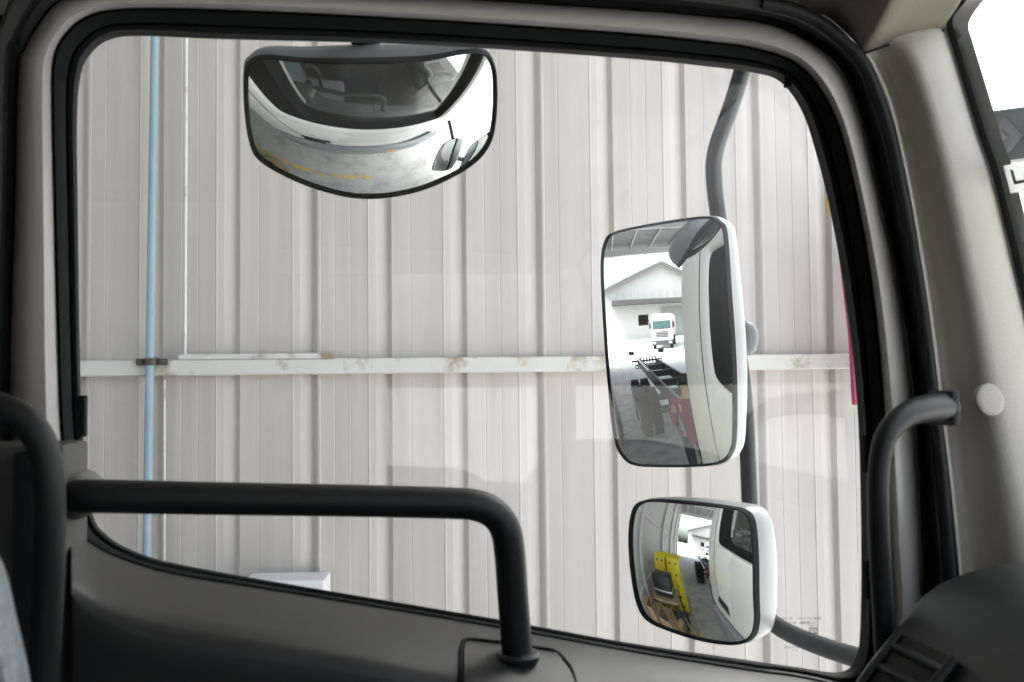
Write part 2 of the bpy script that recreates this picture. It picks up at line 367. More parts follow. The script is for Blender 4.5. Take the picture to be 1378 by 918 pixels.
# blue pipe with its clamp (leans a little)
pa, pb = on_wall(208.5, 43, .075), on_wall(197.5, 745, .075); dv = (pb-pa)
p_top = pa - dv*1.2; p_bot = pa + dv*(pa.z/(-dv.z))*.995
pipe = thing('water_pipe', 'pale blue plastic pipe running up the ribbed wall near its left', 'pipe', (p_bot.x, p_bot.y, 0))
MB().tube([p_bot, pa, pb, p_top] if False else [p_bot, pb, pa, p_top], .0142, 16).build('pipe', M_bluepipe, pipe, smooth=True)
M_rust = mat('rusty_clamp', (.085, .07, .06), .7, bump=.4, bscale=80, var=.4, vscale=20)
pc = on_wall(203, 487, .075); cl = MB()
cl.tube([pc+Vector((0, 0, -.012)), pc+Vector((0, 0, .012))], .0185, 16)
for sx in (-1, 1): 
    cc = pc + WD*sx*.034 - WN*.012
    cl.box((-.018, -.006, -.011), (.018, .006, .011), M=Matrix.Translation(cc), bev=.002)
    cl.tube([cc, cc+WN*.018], .006, 8)
cl.build('pipe_clamp', M_rust, pipe, smooth=True)
# galvanised conduit ribbon left of the second rib
ca, cb = on_wall(251, 43, .03), on_wall(249, 470, .03)
cnd = MB().tube([cb+Vector((0,0,-.02)), ca+(ca-cb)*1.3], .005, 8).build('conduit', mat('white_conduit', (.75, .75, .73), .5, dirt=(.45, .38, .3), dscale=12), None, smooth=True)
tag(cnd, 'thin white conduit above the rail just right of the blue pipe', 'conduit')
cb2, ca2 = on_wall(221, 745, .03), on_wall(221, 512, .03)
cnd2 = MB().tube([ca2, cb2+(cb2-ca2)*1.1], .005, 8).build('conduit', M_steel, None, smooth=True)
tag(cnd2, 'thin white conduit below the rail beside the blue pipe', 'conduit')
# white board low by the wall, its top edge shows over the door sill
bA, bB = on_wall(368, 782, .18), on_wall(437, 782, .18)
wb = MB(); zt = bA.z; L_ = (bB-bA).dot(WD)
for (z0, z1, t) in ((.0, zt, .02),):
    pts = [bA, bB]; q = [Vector((bA.x, bA.y, 0)), Vector((bB.x, bB.y, 0)), Vector((bB.x, bB.y, 0))-WN*.15, Vector((bA.x, bA.y, 0))-WN*.15]
    q = [q[0]-WD*.10, q[1], q[2], q[3]-WD*.10]
    wb.add(q+[p+Vector((0, 0, zt)) for p in q], [(3, 2, 1, 0), (4, 5, 6, 7), (0, 1, 5, 4), (1, 2, 6, 5), (2, 3, 7, 6), (3, 0, 4, 7)])
wbo = wb.build('metal_cabinet', mat('white_enamel', (.78, .79, .8), .4, var=.04), None)
tag(wbo, 'white metal cabinet against the wall, its top just showing above the door sill', 'cabinet')
md = wbo.modifiers.new('bevel', 'BEVEL'); md.width = .006; md.segments = 2

# red board leaning by the end of the wall (sliver at the front edge of the window)
rb = thing('red_board', 'dark red painted board leaning by the wall at the front edge of the window', 'board', on_wall(1160, 900, .3))
pts = [on_wall(u, v, .25) for u, v in ((1131, 322), (1146, 450), (1151, 545), (1230, 545), (1225, 322))]
q = MB(); q.add(pts+[p-WN*.03 for p in pts], [(0, 1, 2, 3, 4), (9, 8, 7, 6, 5)]+[(i, 5+i, 5+(i+1) % 5, (i+1) % 5) for i in range(5)])
q.build('panel', M_red, rb)
pl = MB(); a = on_wall(1190, 540, .22)
pl.box((a.x-.03, a.y-.02, 0), (a.x+.03, a.y+.02, a.z+.2), bev=.004); pl.build('post', M_greyp, rb)
pts = [on_wall(u, v, .26) for u, v in ((1113, 264), (1117, 288), (1200, 295), (1200, 262))]
q = MB(); q.add(pts+[p-WN*.02 for p in pts], [(0, 1, 2, 3), (7, 6, 5, 4)]+[(i, 4+i, 4+(i+1) % 4, (i+1) % 4) for i in range(4)])
q.build('top_plate', mat('faded_yellow', (.55, .38, .10), .5), rb)
q = MB(); q.box((a.x-.02, a.y-.015, a.z+.15), (a.x+.02, a.y+.015, pts[0].z), bev=.003); q.build('post', M_greyp, rb)

# ------------------------------------------------------------------ THE TRUCK
truck = thing('truck', 'white cab-over truck whose cabin surrounds the view, chassis bare behind', 'truck', (0, 0, 0))
YD = 1.10                                        # plane of the door's window
# window outlines, key points matched one to one (clockwise from the bottom left)
Gk = [(122, 690), (110, 590), (106, 480), (103, 300), (101, 160), (106, 95), (121, 65), (147, 47), (190, 43), (300, 48), (560, 57), (840, 75), (960, 86), (1020, 94), (1056, 106), (1085, 145), (1105, 205), (1122, 275), (1143, 390), (1160, 540), (1166, 700), (1166, 840), (1160, 888), (1138, 908), (1080, 901), (1000, 889), (850, 866), (668, 833), (430, 793), (250, 762), (185, 745), (143, 722)]
Bk = [(96, 690), (84, 590), (79, 480), (74, 300), (70, 130), (73, 75), (88, 46), (114, 24), (160, 13), (280, 13), (560, 26), (840, 45), (950, 56), (1020, 66), (1074, 87), (1107, 125), (1132, 180), (1155, 275), (1174, 390), (1187, 520), (1196, 680), (1205, 840), (1207, 925), (1185, 950), (1085, 925), (1000, 905), (850, 882), (668, 848), (430, 808), (250, 777), (182, 762), (130, 738)]
Fk = [(34, 690), (14, 590), (13, 480), (19, 300), (24, 98), (32, 68), (52, 33), (78, 4), (140, -18), (280, -18), (600, -2), (840, 13), (950, 22), (1031, 32), (1090, 58), (1132, 96), (1160, 165), (1186, 275), (1210, 390), (1228, 520), (1238, 680), (1245, 840), (1250, 940), (1230, 985)]
Sk = [(-8, 690), (-22, 590), (-22, 480), (-16, 300), (-12, 80), (0, 30), (20, -12), (52, -40), (130, -60), (300, -60), (620, -40), (880, -20), (1045, 0), (1110, 23), (1147, 55), (1173, 87), (1205, 174), (1226, 275), (1245, 390), (1262, 520), (1277, 640), (1288, 752), (1298, 860), (1300, 960)]
PER = 6
Gc = catmull(Gk, PER, closed=True); Bc = catmull(Bk, PER, closed=True)
NU = 23*PER                                      # the first 24 key points run left, top, right
Go = Gc[:NU+1]; Bo = Bc[:NU+1]
Fo = catmull(Fk, PER); So = catmull(Sk, PER)
def mixl(a, b, t): return [tuple(p+(q-p)*t for p, q in zip(x, y)) for x, y in zip(a, b)]
def pl_(curve, y): return [on_y(p[0], p[1], y) for p in curve]
# cab body first: outside skin of the left door side
door_c = Vector((.1, 1.17, 2.35))
X0, X1, Z0, Z1 = -1.0, .62, .95, 2.98
def skin_loops(sgn=1):
    g = pl_(Gc, YD+.03)
    cx = sum(p.x for p in g)/len(g); cz = sum(p.z for p in g)/len(g)
    def grow(p, r):
        d = Vector((p.x-cx, 0, p.z-cz)); o_ = d*((d.length+r)/d.length)
        if r > .01: o_.x -= .15*max(0, min(1, -d.x/.42))**1.5
        return o_
    a = [Vector((cx, YD+.03, cz))+grow(p, 0) for p in g]
    b = [Vector((cx, YD+.055, cz))+grow(p, .006) for p in g]
    c = [Vector((cx, YD+.055, cz))+grow(p, .028) for p in g]
    d = [Vector((cx, YD+.045, cz))+grow(p, .030) for p in g]
    e = [Vector((cx, YD+.062, cz))+grow(p, .060) for p in g]
    h = [Vector((cx, YD+.070, cz))+grow(p, .085) for p in g]
    def rectp(p):
        dx, dz = p.x-cx, p.z-cz; t = 9
        if dx > 1e-6: t = min(t, (X1+.05*0-cx)/dx)
        if dx < -1e-6: t = min(t, (X0-cx)/dx)
        if dz > 1e-6: t = min(t, (Z1-cz)/dz)
        if dz < -1e-6: t = min(t, (1.62-cz)/dz)
        return Vector((cx+dx*t, YD+.072, cz+dz*t))
    k = [rectp(p) for p in g]
    return a, b, c, d, e, h, k
a, b, c, d, e, h, k = skin_loops()
# front edge of the door skin follows the raked pillar
def rake(p): return Vector((min(p.x, .74-(p.z-2.0)*.17), p.y, p.z))
X1 = .80
a, b, c, d, e, h, k = skin_loops(); k = [rake(p) for p in k]
m = MB(); m.loft([e, h, k], closed=True); m.loft([d, e], closed=True)
door = m.build('door', M_white, truck, smooth=True, sharp=30)
m = MB(); m.loft([a, b, c, d], closed=True); m.build('outer_gasket', M_rubber, door, smooth=True)
# lower outer panel with a shallow waist crease
def flank(z, x):
    y = YD+.072
    if z < 1.62: y += .010*math.sin(min(1, (1.62-z)/.25)*math.pi/2)
    if z < 1.40: y -= .02*((1.40-z)/.1)**2
    return y
xs = [X0+(0.80-X0)*i/20 for i in range(21)]
zs = [1.62, 1.60, 1.57, 1.53, 1.49, 1.45, 1.42, 1.38, 1.33, 1.29]
m = MB(); m.loft([[Vector((x, flank(z, x), z)) for x in xs] for z in zs]); m.build('lower_door_skin', M_white, door, smooth=True)
# door shut line, handle, corner vent
m = MB()
m.box((-.625, YD+.0, 1.35), (-.619, YD+.0735, 2.93)); m.box((-.62, YD+.07, 1.36), (.70, YD+.083, 1.366))
m.build('door_gap', M_rubber, door)
m = MB(); m.box((-.58, YD+.07, 1.50), (-.30, YD+.086, 1.60), bev=.01); m.box((-.55, YD+.08, 1.55), (-.34, YD+.105, 1.58), bev=.01); m.build('outer_handle', M_black, door)
m = MB(); vv = [(.40, YD+.078, 1.36), (.66, YD+.084, 1.60), (.70, YD+.084, 1.59), (.66, YD+.078, 1.34)]
m.add(vv+[(x, y+.012, z) for x, y, z in vv], [(4, 5, 6, 7), (0, 1, 5, 4), (1, 2, 6, 5), (2, 3, 7, 6), (3, 0, 4, 7)])
m.build('corner_vent', M_black, truck)
# step and bumper side, grey
m = MB(); m.box((-1.0, .75, .42), (.95, YD+.135, 1.285), bev=.04); m.box((-.6, YD+.1, .60), (.0, YD+.145, .66), bev=.01)
stp = m.build('step_panel', M_greyp, truck, smooth=True, sharp=30)
m = MB(); m.box((.34, YD+.12, .88), (.46, YD+.15, .93), bev=.006); m.build('marker_lamp', M_orange, stp)
m = MB()
for i in range(7): m.box((.02+i*.06, YD+.134, .70), (.05+i*.06, YD+.139, .76))
m.build_split('step_grip', M_black, stp)

# --- inner window surround, layered from the glass inwards
m = MB()
m.loft([pl_(Gc, YD+.03), pl_(Gc, YD+.008), pl_(mixl(Gc, Bc, .10), YD-.004), pl_(mixl(Gc, Bc, .30), YD-.004), pl_(mixl(Gc, Bc, .36), YD+.004), pl_(mixl(Gc, Bc, .44), YD-.012), pl_(mixl(Gc, Bc, .9), YD-.022), pl_(Bc, YD-.012)], closed=True)
m.build('window_seal', M_rubber, door, smooth=True, sharp=50)
m = MB()
m.loft([pl_(Bo, YD-.010), pl_(mixl(Bo, Fo, .08), YD-.032), pl_(mixl(Bo, Fo, .28), YD-.048), pl_(mixl(Bo, Fo, .5), YD-.048), pl_(mixl(Bo, Fo, .8), YD-.036), pl_(mixl(Bo, Fo, .97), YD-.022), pl_(Fo, YD+.01)])
m.build('window_frame', M_paint_in, door, smooth=True, sharp=60)
m = MB()
m.loft([pl_(Fo, YD+.005), pl_(mixl(Fo, So, .06), YD-.018), pl_(mixl(Fo, So, .3), YD-.024), pl_(mixl(Fo, So, .36), YD-.04), pl_(mixl(Fo, So, .52), YD-.062), pl_(mixl(Fo, So, .86), YD-.066), pl_(mixl(Fo, So, 1.0), YD-.05)])
m.build('door_seal', M_rubber_soft, truck, smooth=True, sharp=60)
# ribbed velvet bead on the forward run of the seal
m = MB()
bead = pl_(mixl(Fo, So, .80), YD-.066)[12*PER:]
m.tube(bead, .0062, 10)
m.build('seal_bead', M_rubber_soft, truck, smooth=True)
# glass pane
gg = [on_y(p[0], p[1], YD+.012) for p in catmull([(689+(x-600)*1.006-89, 470+(y-470)*1.006) for x, y in Gk], PER, closed=True)]
mesh('window_glass', gg, [tuple(range(len(gg)))], M_glass, door)
# glass run clips seen as small blocks along the seal
m = MB()
for u, v in ((111, 560), (1166, 610), (1168, 780)):
    p = on_y(u, v, YD+.002); m.box((p.x-.004, p.y-.006, p.z-.022), (p.x+.004, p.y+.006, p.z+.022), bev=.002)
p = on_y(1061, 109, YD); m.box((p.x-.005, p.y-.004, p.z-.008), (p.x+.003, p.y+.004, p.z+.006), bev=.002)
m.build_split('seal_clip', M_rubber, door)
# faint printed glass mark (tiny illegible strokes)
m = MB(); random.seed(11)
def stroke(u0, v0, u1, v1):
    ps = [on_y(u, v, YD+.0085) for u, v in ((u0, v0), (u1, v0), (u1, v1), (u0, v1))]; m.add(ps, [(0, 1, 2, 3)])
def glyphs(u0, u1, v, hh, wgt, gap=1.1):
    u = u0
    while u < u1:
        wd = random.uniform(.8, 1.8)*hh/3
        if random.random() < .86:
            k_ = random.randint(0, 3); t_ = wgt
            stroke(u, v, u+t_, v+hh)
            if k_ != 1: stroke(u, v, u+wd, v+t_*.8)
            if k_ >= 1: stroke(u, v+hh/2, u+wd, v+hh/2+t_*.8)
            if k_ >= 2: stroke(u+wd-t_, v, u+wd, v+hh)
        u += wd+gap
glyphs(1053, 1067, 831, 2.4, .45); glyphs(1072, 1096, 831, 2.4, .4); glyphs(1097, 1103, 830.5, 3.6, .8)
glyphs(1058, 1074, 837, 2.6, .4); glyphs(1074, 1089, 836.5, 3.4, .8); glyphs(1089, 1096, 837, 2.5, .4)
glyphs(1056, 1080, 870, 2.6, .6); glyphs(1067, 1073, 874, 2.4, .5); glyphs(1089, 1100, 841.5, 2, .4)
stroke(1089, 845, 1100, 846.2); stroke(1089, 845, 1090.2, 853); stroke(1089, 852, 1094, 853); stroke(1095.5, 846, 1096.6, 853); stroke(1099, 846, 1100, 853); stroke(1095.5, 851.8, 1100, 853); stroke(1091, 848.5, 1094, 849.5)
m.build('glass_mark', mat('glass_print', (.05, .05, .05), .6), door)

# --- inner door trim: ledge below the glass then down
Lk = [(96, 690), (100, 712), (130, 738), (182, 760), (250, 777), (430, 806), (668, 846), (850, 879), (1000, 903), (1085, 915), (1190, 940), (1300, 960)]
Lc = catmull(Lk, 6)
def off(curve, dv_, du=0): return [(p[0]+du, p[1]+dv_) for p in curve]
NL = len(Lc)
rows = [pl_(off(Lc, -8), YD-.004), pl_(off(Lc, -2), YD-.022), pl_(off(Lc, 6), YD-.040), pl_(off(Lc, 26), YD-.075)]
def slope_rows(o_, y): return [on_y(p[0], p[1]+o_*(1+.55*max(0, (p[0]-500)/600)), y) for p in Lc]
rows += [slope_rows(50, YD-.115), slope_rows(66, YD-.135), slope_rows(80, YD-.145), slope_rows(96, YD-.148), slope_rows(130, YD-.145), slope_rows(400, YD-.12)]
m = MB(); m.loft(rows); m.build('door_trim', M_doortrim, door, smooth=True, sharp=80)
# belt strip lip: two thin dark lines
m = MB()
m.tube(pl_(off(Lc, -9), YD-.004), .0028, 8); m.tube(pl_(off(Lc, -2.5), YD-.022), .0016, 6)
m.build_split('belt_seal', M_rubber, door, smooth=True)
# trim that closes the left (rear) end: pale block and dark latch cover
m = MB(); A = on_y(28, 598, YD-.12); B = on_y(99, 900, YD-.06)
m.box((A.x-.2, YD-.13, B.z-.4), (on_y(99, 640, YD-.1).x, YD-.05, A.z+.0), bev=.006); m.build('latch_cover', mat('pale_pillar_trim', (.06, .058, .056), .5, bump=.3, bscale=400), door, smooth=True, sharp=30)
m = MB(); A = on_y(18, 603, YD-.15)
m.box((A.x, YD-.16, A.z-.9), (on_y(86, 640, YD-.13).x, YD-.12, A.z), bev=.012); m.build('latch_plate', M_black, door, smooth=True, sharp=30)
# armrest corner with shut lines (bottom centre)
Mg = M_rubber
# slightly raised pad the bar stands on, set into the ledge with a dark seam round it
KN = [(-8, -.004), (6, -.040), (26, -.075), (50, -.115), (66, -.135), (80, -.145), (96, -.148), (130, -.145), (400, -.12)]
def trim_y(u, v, lift=0.0):
    q_ = min(Lc, key=lambda p_: abs(p_[0]-u)); nx = [p_ for p_ in Lc]
    for a_, b_ in zip(nx, nx[1:]):
        if a_[0] <= u <= b_[0] and b_[0] > a_[0]: ly = a_[1]+(b_[1]-a_[1])*(u-a_[0])/(b_[0]-a_[0]); break
    else: ly = q_[1]
    o_ = v-ly; kf = 1+.55*max(0, (u-500)/600)
    ks = [(k_ if k_ <= 26 else k_*kf, y_) for k_, y_ in KN]
    for (k0_, y0_), (k1_, y1_) in zip(ks, ks[1:]):
        if o_ <= k1_: return YD + y0_ + (y1_-y0_)*max(0, (o_-k0_)/(k1_-k0_)) - lift
    return YD-.12-lift
def trim_pt(u, v, lift=0.0): return on_y(u, v, trim_y(u, v, lift))
def pad_row(v_off, ins, lift):
    rr_ = []
    for k_ in range(25):
        f_ = k_/24
        ur = 744+32*min(1, max(0, v_off)/34)**.8; ul = 622+6*max(0, 1-v_off/8)
        u = ul+ins+(ur-ins-ul-ins)*f_; v = 861+v_off+(u-630)*.13
        rr_.append(trim_pt(u, v, lift))
    return rr_
m = MB(); vo_ = [0, 3, 8, 16, 26, 38, 52, 70, 90, 120]
ring_rows = [pad_row(0, 0, -.004)]+[pad_row(max(v_, 2.5), 3, .0055) for v_ in vo_[1:]]
m.loft(ring_rows)
m.loft([[r_[0] for r_ in ring_rows[1:]], [trim_pt(622, 861+v_, -.004) for v_ in vo_[1:]]]); m.loft([[r_[-1] for r_ in ring_rows[1:]], [r_[-1]+Vector((.004, .012, 0)) for r_ in ring_rows[1:]]])
m.build('bar_base', M_doortrim, door, smooth=True, sharp=50)
m = MB()
sm_ = [trim_pt(u, v, .001) for u, v in catmull([(620, 935), (620, 885), (622, 868), (630, 861), (665, 864), (705, 870), (744, 876), (760, 889), (770, 905), (778, 940)], 6)]
m.tube(sm_, .0024, 8); m.build('pad_seam', M_rubber, door, smooth=True)
# --- big grab bar across the window
bk = [(100, 668, .972), (140, 668, .965), (300, 671, .975), (480, 674, .985), (600, 677, .99), (640, 680, .992), (665, 691, .994), (680, 712, .996), (686, 745, 1.0), (690, 800, 1.005), (696, 880, 1.012)]
bp = [on_y(u, v, y) for u, v, y in catmull(bk, 7)]
m = MB(); m.tube(bp, .0156, 20); m.build('grab_bar', M_bar, door, smooth=True)
m = MB(); pc = bp[-1]
m.tube([pc+Vector((0, 0, -.006)), pc+Vector((0, 0, -.001)), pc+Vector((0, 0, .002)), pc+Vector((0, 0, .003))], [.022, .0235, .021, .015], 28)
m.build('bar_collar', M_dash, door, smooth=True)
m = MB(); pc = on_y(105, 670, .99)
m.tube([pc+Vector((-.012, .05, 0)), pc+Vector((-.006, .01, 0)), pc+Vector((.004, -.012, 0)), pc+Vector((.008, -.02, 0))], [.024, .022, .018, .012], 20)
m.build('bar_socket', mat('socket_plastic', (.16, .16, .155), .45), door, smooth=True)
# --- rear upright handle at the far left
hk = [(-60, 540, .86), (-15, 546, .86), (18, 556, .86), (44, 577, .86), (60, 610, .86), (66, 660, .86), (67, 740, .865), (62, 840, .87), (56, 960, .875)]
m = MB(); m.tube([on_y(u, v, y) for u, v, y in catmull(hk, 7)], .0126, 18); m.build('entry_handle', M_bar, truck, smooth=True)
# --- A pillar handle
hk = [(1274, 548, .985, .0150), (1258, 549, .968, .0150), (1238, 552, .952, .0140), (1214, 562, .938, .0122), (1194, 584, .93, .011), (1184, 620, .93, .0105), (1182, 680, .93, .0105), (1185, 760, .935, .0105), (1190, 850, .94, .0105), (1196, 960, .95, .0105)]
ck = catmull(hk, 6)
m = MB(); m.tube([on_y(u, v, y) for u, v, y, r_ in ck], [q[3] for q in ck], 18, flat=1.0)
p = on_y(1274, 549, .985); m.box((p.x-.004, p.y-.018, p.z-.0185), (p.x+.005, p.y+.03, p.z+.0185), bev=.003)
m.build('pillar_handle', mat('handle_plastic', (.008, .010, .011), .5, bump=.1, bscale=600), truck, smooth=True, sharp=50)
# --- A pillar trim
Wk = [(1262, 26), (1267, 36), (1274, 52), (1286, 90), (1315, 185), (1332, 235), (1360, 350), (1378, 425), (1400, 520), (1430, 640), (1462, 780), (1490, 900)]
Sp = [(1150, 58), (1163, 72), (1173, 87), (1194, 134), (1212, 205), (1228, 285), (1246, 395), (1253, 445), (1264, 535), (1278, 650), (1290, 770), (1300, 900)]
Wc = catmull(Wk, 6); Sc_ = catmull(Sp, 6)
YP = YD-.07
m = MB()
def prow(curve, dy): return [on_y(p[0], p[1], YP+dy*min(1, .1+i_/16)) for i_, p in enumerate(curve)]
m.loft([pl_(Sc_, YP+.02), pl_(off(Sc_, 0, 1), YP), pl_(off(Sc_, 0, 4), YP), prow(off(Sc_, 0, 6), .024), prow(mixl(Sc_, Wc, .14), .022), prow(mixl(Sc_, Wc, .24), .010), prow(mixl(Sc_, Wc, .34), -.008), prow(mixl(Sc_, Wc, .43), -.020), prow(mixl(Sc_, Wc, .52), -.026), prow(mixl(Sc_, Wc, .62), -.027), prow(mixl(Sc_, Wc, .82), -.020), prow(mixl(Sc_, Wc, .96), -.010), pl_(Wc, YP)])
m.build('pillar_trim', M_trim, truck, smooth=True, sharp=70)
m = MB(); p = on_y(1332, 538, YP-.026); ax = Vector((.12, -1, .1)).normalized()
m.tube([p-ax*.006, p+ax*.0015, p+ax*.003, p+ax*.0035], [.0175, .0175, .0155, .011], 28); m.build('screw_cap', M_trim, truck, smooth=True)
# outside of the pillar
m = MB()
Wc2 = catmull([(1400, -62), (1340, -40), (1302, -12), (1280, 12), (1270, 32), (1275, 54)]+Wk[3:], 6); We = pl_(Wc2, YP+.0); De = [Vector((rake(Vector((9, 0, p.z))).x, YD+.072, p.z)) for p in We]
Wo = [Vector((p.x+.05, YD-.02, p.z)) for p in We]
m.loft([De, [(a_+b_)/2+Vector((.02, .02, 0)) for a_, b_ in zip(De, Wo)], Wo, [Vector((p.x+.03, p.y, p.z)) for p in We]]); m.build('corner_panel', M_white, truck, smooth=True)
# --- windshield: bulged pane between the two pillars, ceramic band with dotted edge
wl = [p for p in We]
def wpt(i, t):                                   # t 0 at left pillar .. 1 at right pillar
    p = wl[i]; y = p.y*(1-2*t); bulge = (1-(2*t-1)**2)*.10
    return Vector((p.x+.005+bulge, y, p.z))
m = MB(); m.loft([[wpt(i, j/24) for i in range(len(wl))] for j in range(25)]); m.build('windshield', M_wind, truck, smooth=True)
m = MB()
def frit_t(i): return .0046 + .014*max(0, 1-i/22)
m.loft([[wpt(i, 0)-Vector((.002, 0, 0)) for i in range(len(wl))], [wpt(i, frit_t(i))-Vector((.002, 0, 0)) for i in range(len(wl))]])
L_ = 0; step = .0042
for i in range(len(wl)-1):
    a_, b_ = wpt(i, frit_t(i)), wpt(i+1, frit_t(i+1)); ln = (b_-a_).length; n_ = max(1, int(ln/step))
    for q_ in range(n_):
        c_ = a_.lerp(b_, q_/n_)-Vector((.0026, 0, 0)); tt = (b_-a_).normalized(); ss = Vector((.12, -1, 0)).normalized()
        m.add([c_+(tt*math.cos(t_)+ss*math.sin(t_))*.00165 for t_ in [2*math.pi*z/10 for z in range(10)]], [tuple(range(10))])
fm_ = MB(); fm_.loft([[wpt(i, 1)-Vector((.004, 0, 0)) for i in range(len(wl))], [wpt(i, 1-.02)-Vector((.004, 0, 0)) for i in range(len(wl))]]); fm_.build('frit_band', M_rubber, truck)
m.build('frit_band', mat('ceramic_black', (.02, .024, .026), .5), truck)
# dark bar with raised diamonds across the outside of the glass, and the small white card with its letter
def strip_pt(u, v, dd=.0):
    dr = ray(u, v); 
    best = None
    # plane standing just outside the windshield
    P0 = Vector((.78+dd, .9, 2.5)); N0 = Vector((1, .12, 0)).normalized()
    return on_plane(u, v, P0, N0)
m = MB()
tl, tr_, br, bl = strip_pt(1290, 155), strip_pt(1470, 132), strip_pt(1470, 200), strip_pt(1300, 224)
for (z0) in (0,):
    q = [tl, tr_, br, bl]; q = [tl, tl+(tr_-tl)*3.2, bl+(br-bl)*3.2, bl]; m.add(q+[p+Vector((.03, 0, 0)) for p in q], [(0, 1, 2, 3), (7, 6, 5, 4), (0, 4, 5, 1), (1, 5, 6, 2), (2, 6, 7, 3), (3, 7, 4, 0)])
vis = m.build('visor_bar', mat('visor_dark', (.05, .062, .066), .5, var=.3, vscale=14), truck)
m = MB()
for kx in range(10):
    uc = 1353+kx*52; vc = 186-kx*6.5
    for (sc_, th) in ((1.0, .004), (.45, .007)):
        ps = [strip_pt(uc+du*sc_, vc+dv2*sc_, -.001) for du, dv2 in ((-24, 3), (0, -29), (24, -3), (0, 27))]
        m.add(ps+[p*.88+sum(ps, Vector())/4*.12-Vector((th, 0, 0)) for p in ps], [(4, 5, 6, 7), (0, 1, 5, 4), (1, 2, 6, 5), (2, 3, 7, 6), (3, 0, 4, 7)])
m.build('diamond_boss', mat('visor_diamond', (.085, .1, .105), .45), vis)
def card_pt(u, v, dd=0): return on_plane(u, v, Vector((.70-dd, .85, 2.5)), Vector((1, .12, 0)).normalized())
m = MB(); ps = [card_pt(u, v) for u, v in ((1350, 223), (1420, 212), (1431, 250), (1360, 260))]
m.add(ps, [(0, 1, 2, 3)])
def paper():
    m_ = bpy.data.materials.new('thin_white_card'); m_.use_nodes = True; t = m_.node_tree; t.nodes.clear()
    o = t.nodes.new('ShaderNodeOutputMaterial'); a_ = t.nodes.new('ShaderNodeBsdfDiffuse'); b_ = t.nodes.new('ShaderNodeBsdfTranslucent'); x_ = t.nodes.new('ShaderNodeMixShader')
    a_.inputs[0].default_value = (.6, .6, .6, 1); b_.inputs[0].default_value = (.8, .8, .8, 1); x_.inputs[0].default_value = .5
    t.links.new(a_.outputs[0], x_.inputs[1]); t.links.new(b_.outputs[0], x_.inputs[2]); t.links.new(x_.outputs[0], o.inputs[0]); return m_
card = tag(m.build('notice_card', paper()), 'small white card with a dark letter L fixed on the windshield', 'card')
m = MB()
def cpoly(pts_): m.add([card_pt(u, v, .003) for u, v in pts_], [tuple(range(len(pts_)))])
cpoly([(1359, 229), (1363, 228.2), (1367.5, 243.5), (1380, 241.5), (1381, 245.5), (1364.5, 248.5)])
m.build('letter', mat('card_ink', (.05, .05, .05), .6), card)

# --- headliner and shell of the cab
m = MB()
top = [(-60, -10), (20, -60), (130, -62), (300, -62), (620, -42), (880, -22), (1045, -2), (1110, 21), (1150, 56), (1163, 71), (1200, 58), (1240, 47), (1264, 42), (1268, 34), (1272, 24), (1280, 12), (1302, -12), (1340, -40), (1400, -62)]
tc_ = catmull(top, 5); r0 = [on_y(u, v, YD-.05-.02*min(1, max(0, (u-1105)/45))) for u, v in tc_]
r1 = [p+Vector((0, -.03, .012)) for p in r0]; r2 = [p+Vector((-.01, -.13, .05)) for p in r0]; r3 = [Vector((p.x-.02, .6, max(p.z+.08, 2.84)+.03)) for p in r0]; r4 = [Vector((p.x-.02, 0, 2.92)) for p in r0]
def mir(row): return [Vector((p.x, -p.y, p.z)) for p in row]
m.loft([[on_y(u, v-2, YD+.03) for u, v in tc_], r0, r1, r2, r3, r4, mir(r3), mir(r2), mir(r0)])
m.build('headliner', M_head, truck, smooth=True, sharp=70)
m = MB(); sm = catmull([(1163, 72), (1200, 59), (1240, 48), (1270, 41)], 5)
m.tube([on_y(u, v, YD-.072) for u, v in sm], .0014, 6); m.build('trim_gap', M_rubber, truck)
m = MB(); m.box((-1.0, -1.17, 2.95), (.62, 1.17, 3.03), bev=.03); m.box((.45, -1.0, 2.90), (.68, 1.0, 2.97), bev=.02)
m.build('cab_roof', M_white, truck, smooth=True, sharp=30)
m = MB(); m.box((-1.0, -1.17, 1.0), (-.96, 1.165, 2.96)); m.build('rear_panel', M_white, truck)
m = MB(); m.box((-.955, -1.1, 1.05), (-.93, 1.1, 2.9)); m.build('rear_trim', M_doortrim, truck)
m = MB(); m.box((-.95, -1.16, 1.15), (.85, 1.06, 1.2)); m.build('cab_floor', M_black, truck)
m = MB(); m.box((.82, -1.15, .5), (.90, 1.15, 2.12), bev=.03); m.box((.84, -1.2, .35), (1.02, 1.2, .8), bev=.05); m.build('front_panel', M_white, truck, smooth=True, sharp=30)
# rear corner between left door opening and rear wall, inside trim
m = MB(); m.box((-.93, YD-.09, 1.2), (on_y(-18, 400, YD-.05).x, YD-.04, 2.88), bev=.01); m.build('rear_pillar_trim', M_trim, truck)
m = MB(); m.box((-.95, YD-.02, 2.80), (.60, YD+.05, 2.95)); m.build('roof_rail', M_black, truck)
# right door with its own window opening, seen only as reflection
m = MB()
for (x0_, x1_, z0_, z1_) in ((-.98, -.38, 1.0, 2.95), (-.38, .62, 1.0, 2.02), (-.38, .55, 2.72, 2.95), (.50, .62, 2.02, 2.72)):
    m.box((x0_, -1.16, z0_), (x1_, -1.08, z1_))
rd = m.build('right_door', M_paint_in, truck)
m = MB()
for (x0_, x1_, z0_, z1_) in ((-.94, -.36, 1.2, 2.85), (-.36, .60, 1.2, 2.0)): m.box((x0_, -1.078, z0_), (x1_, -1.05, z1_), bev=.01)
m.build('right_door_trim', M_doortrim, rd)
mesh('window_glass', [(-.38, -1.12, 2.02), (.50, -1.12, 2.02), (.50, -1.12, 2.72), (-.38, -1.12, 2.72)], [(0, 1, 2, 3)], M_glass, rd)
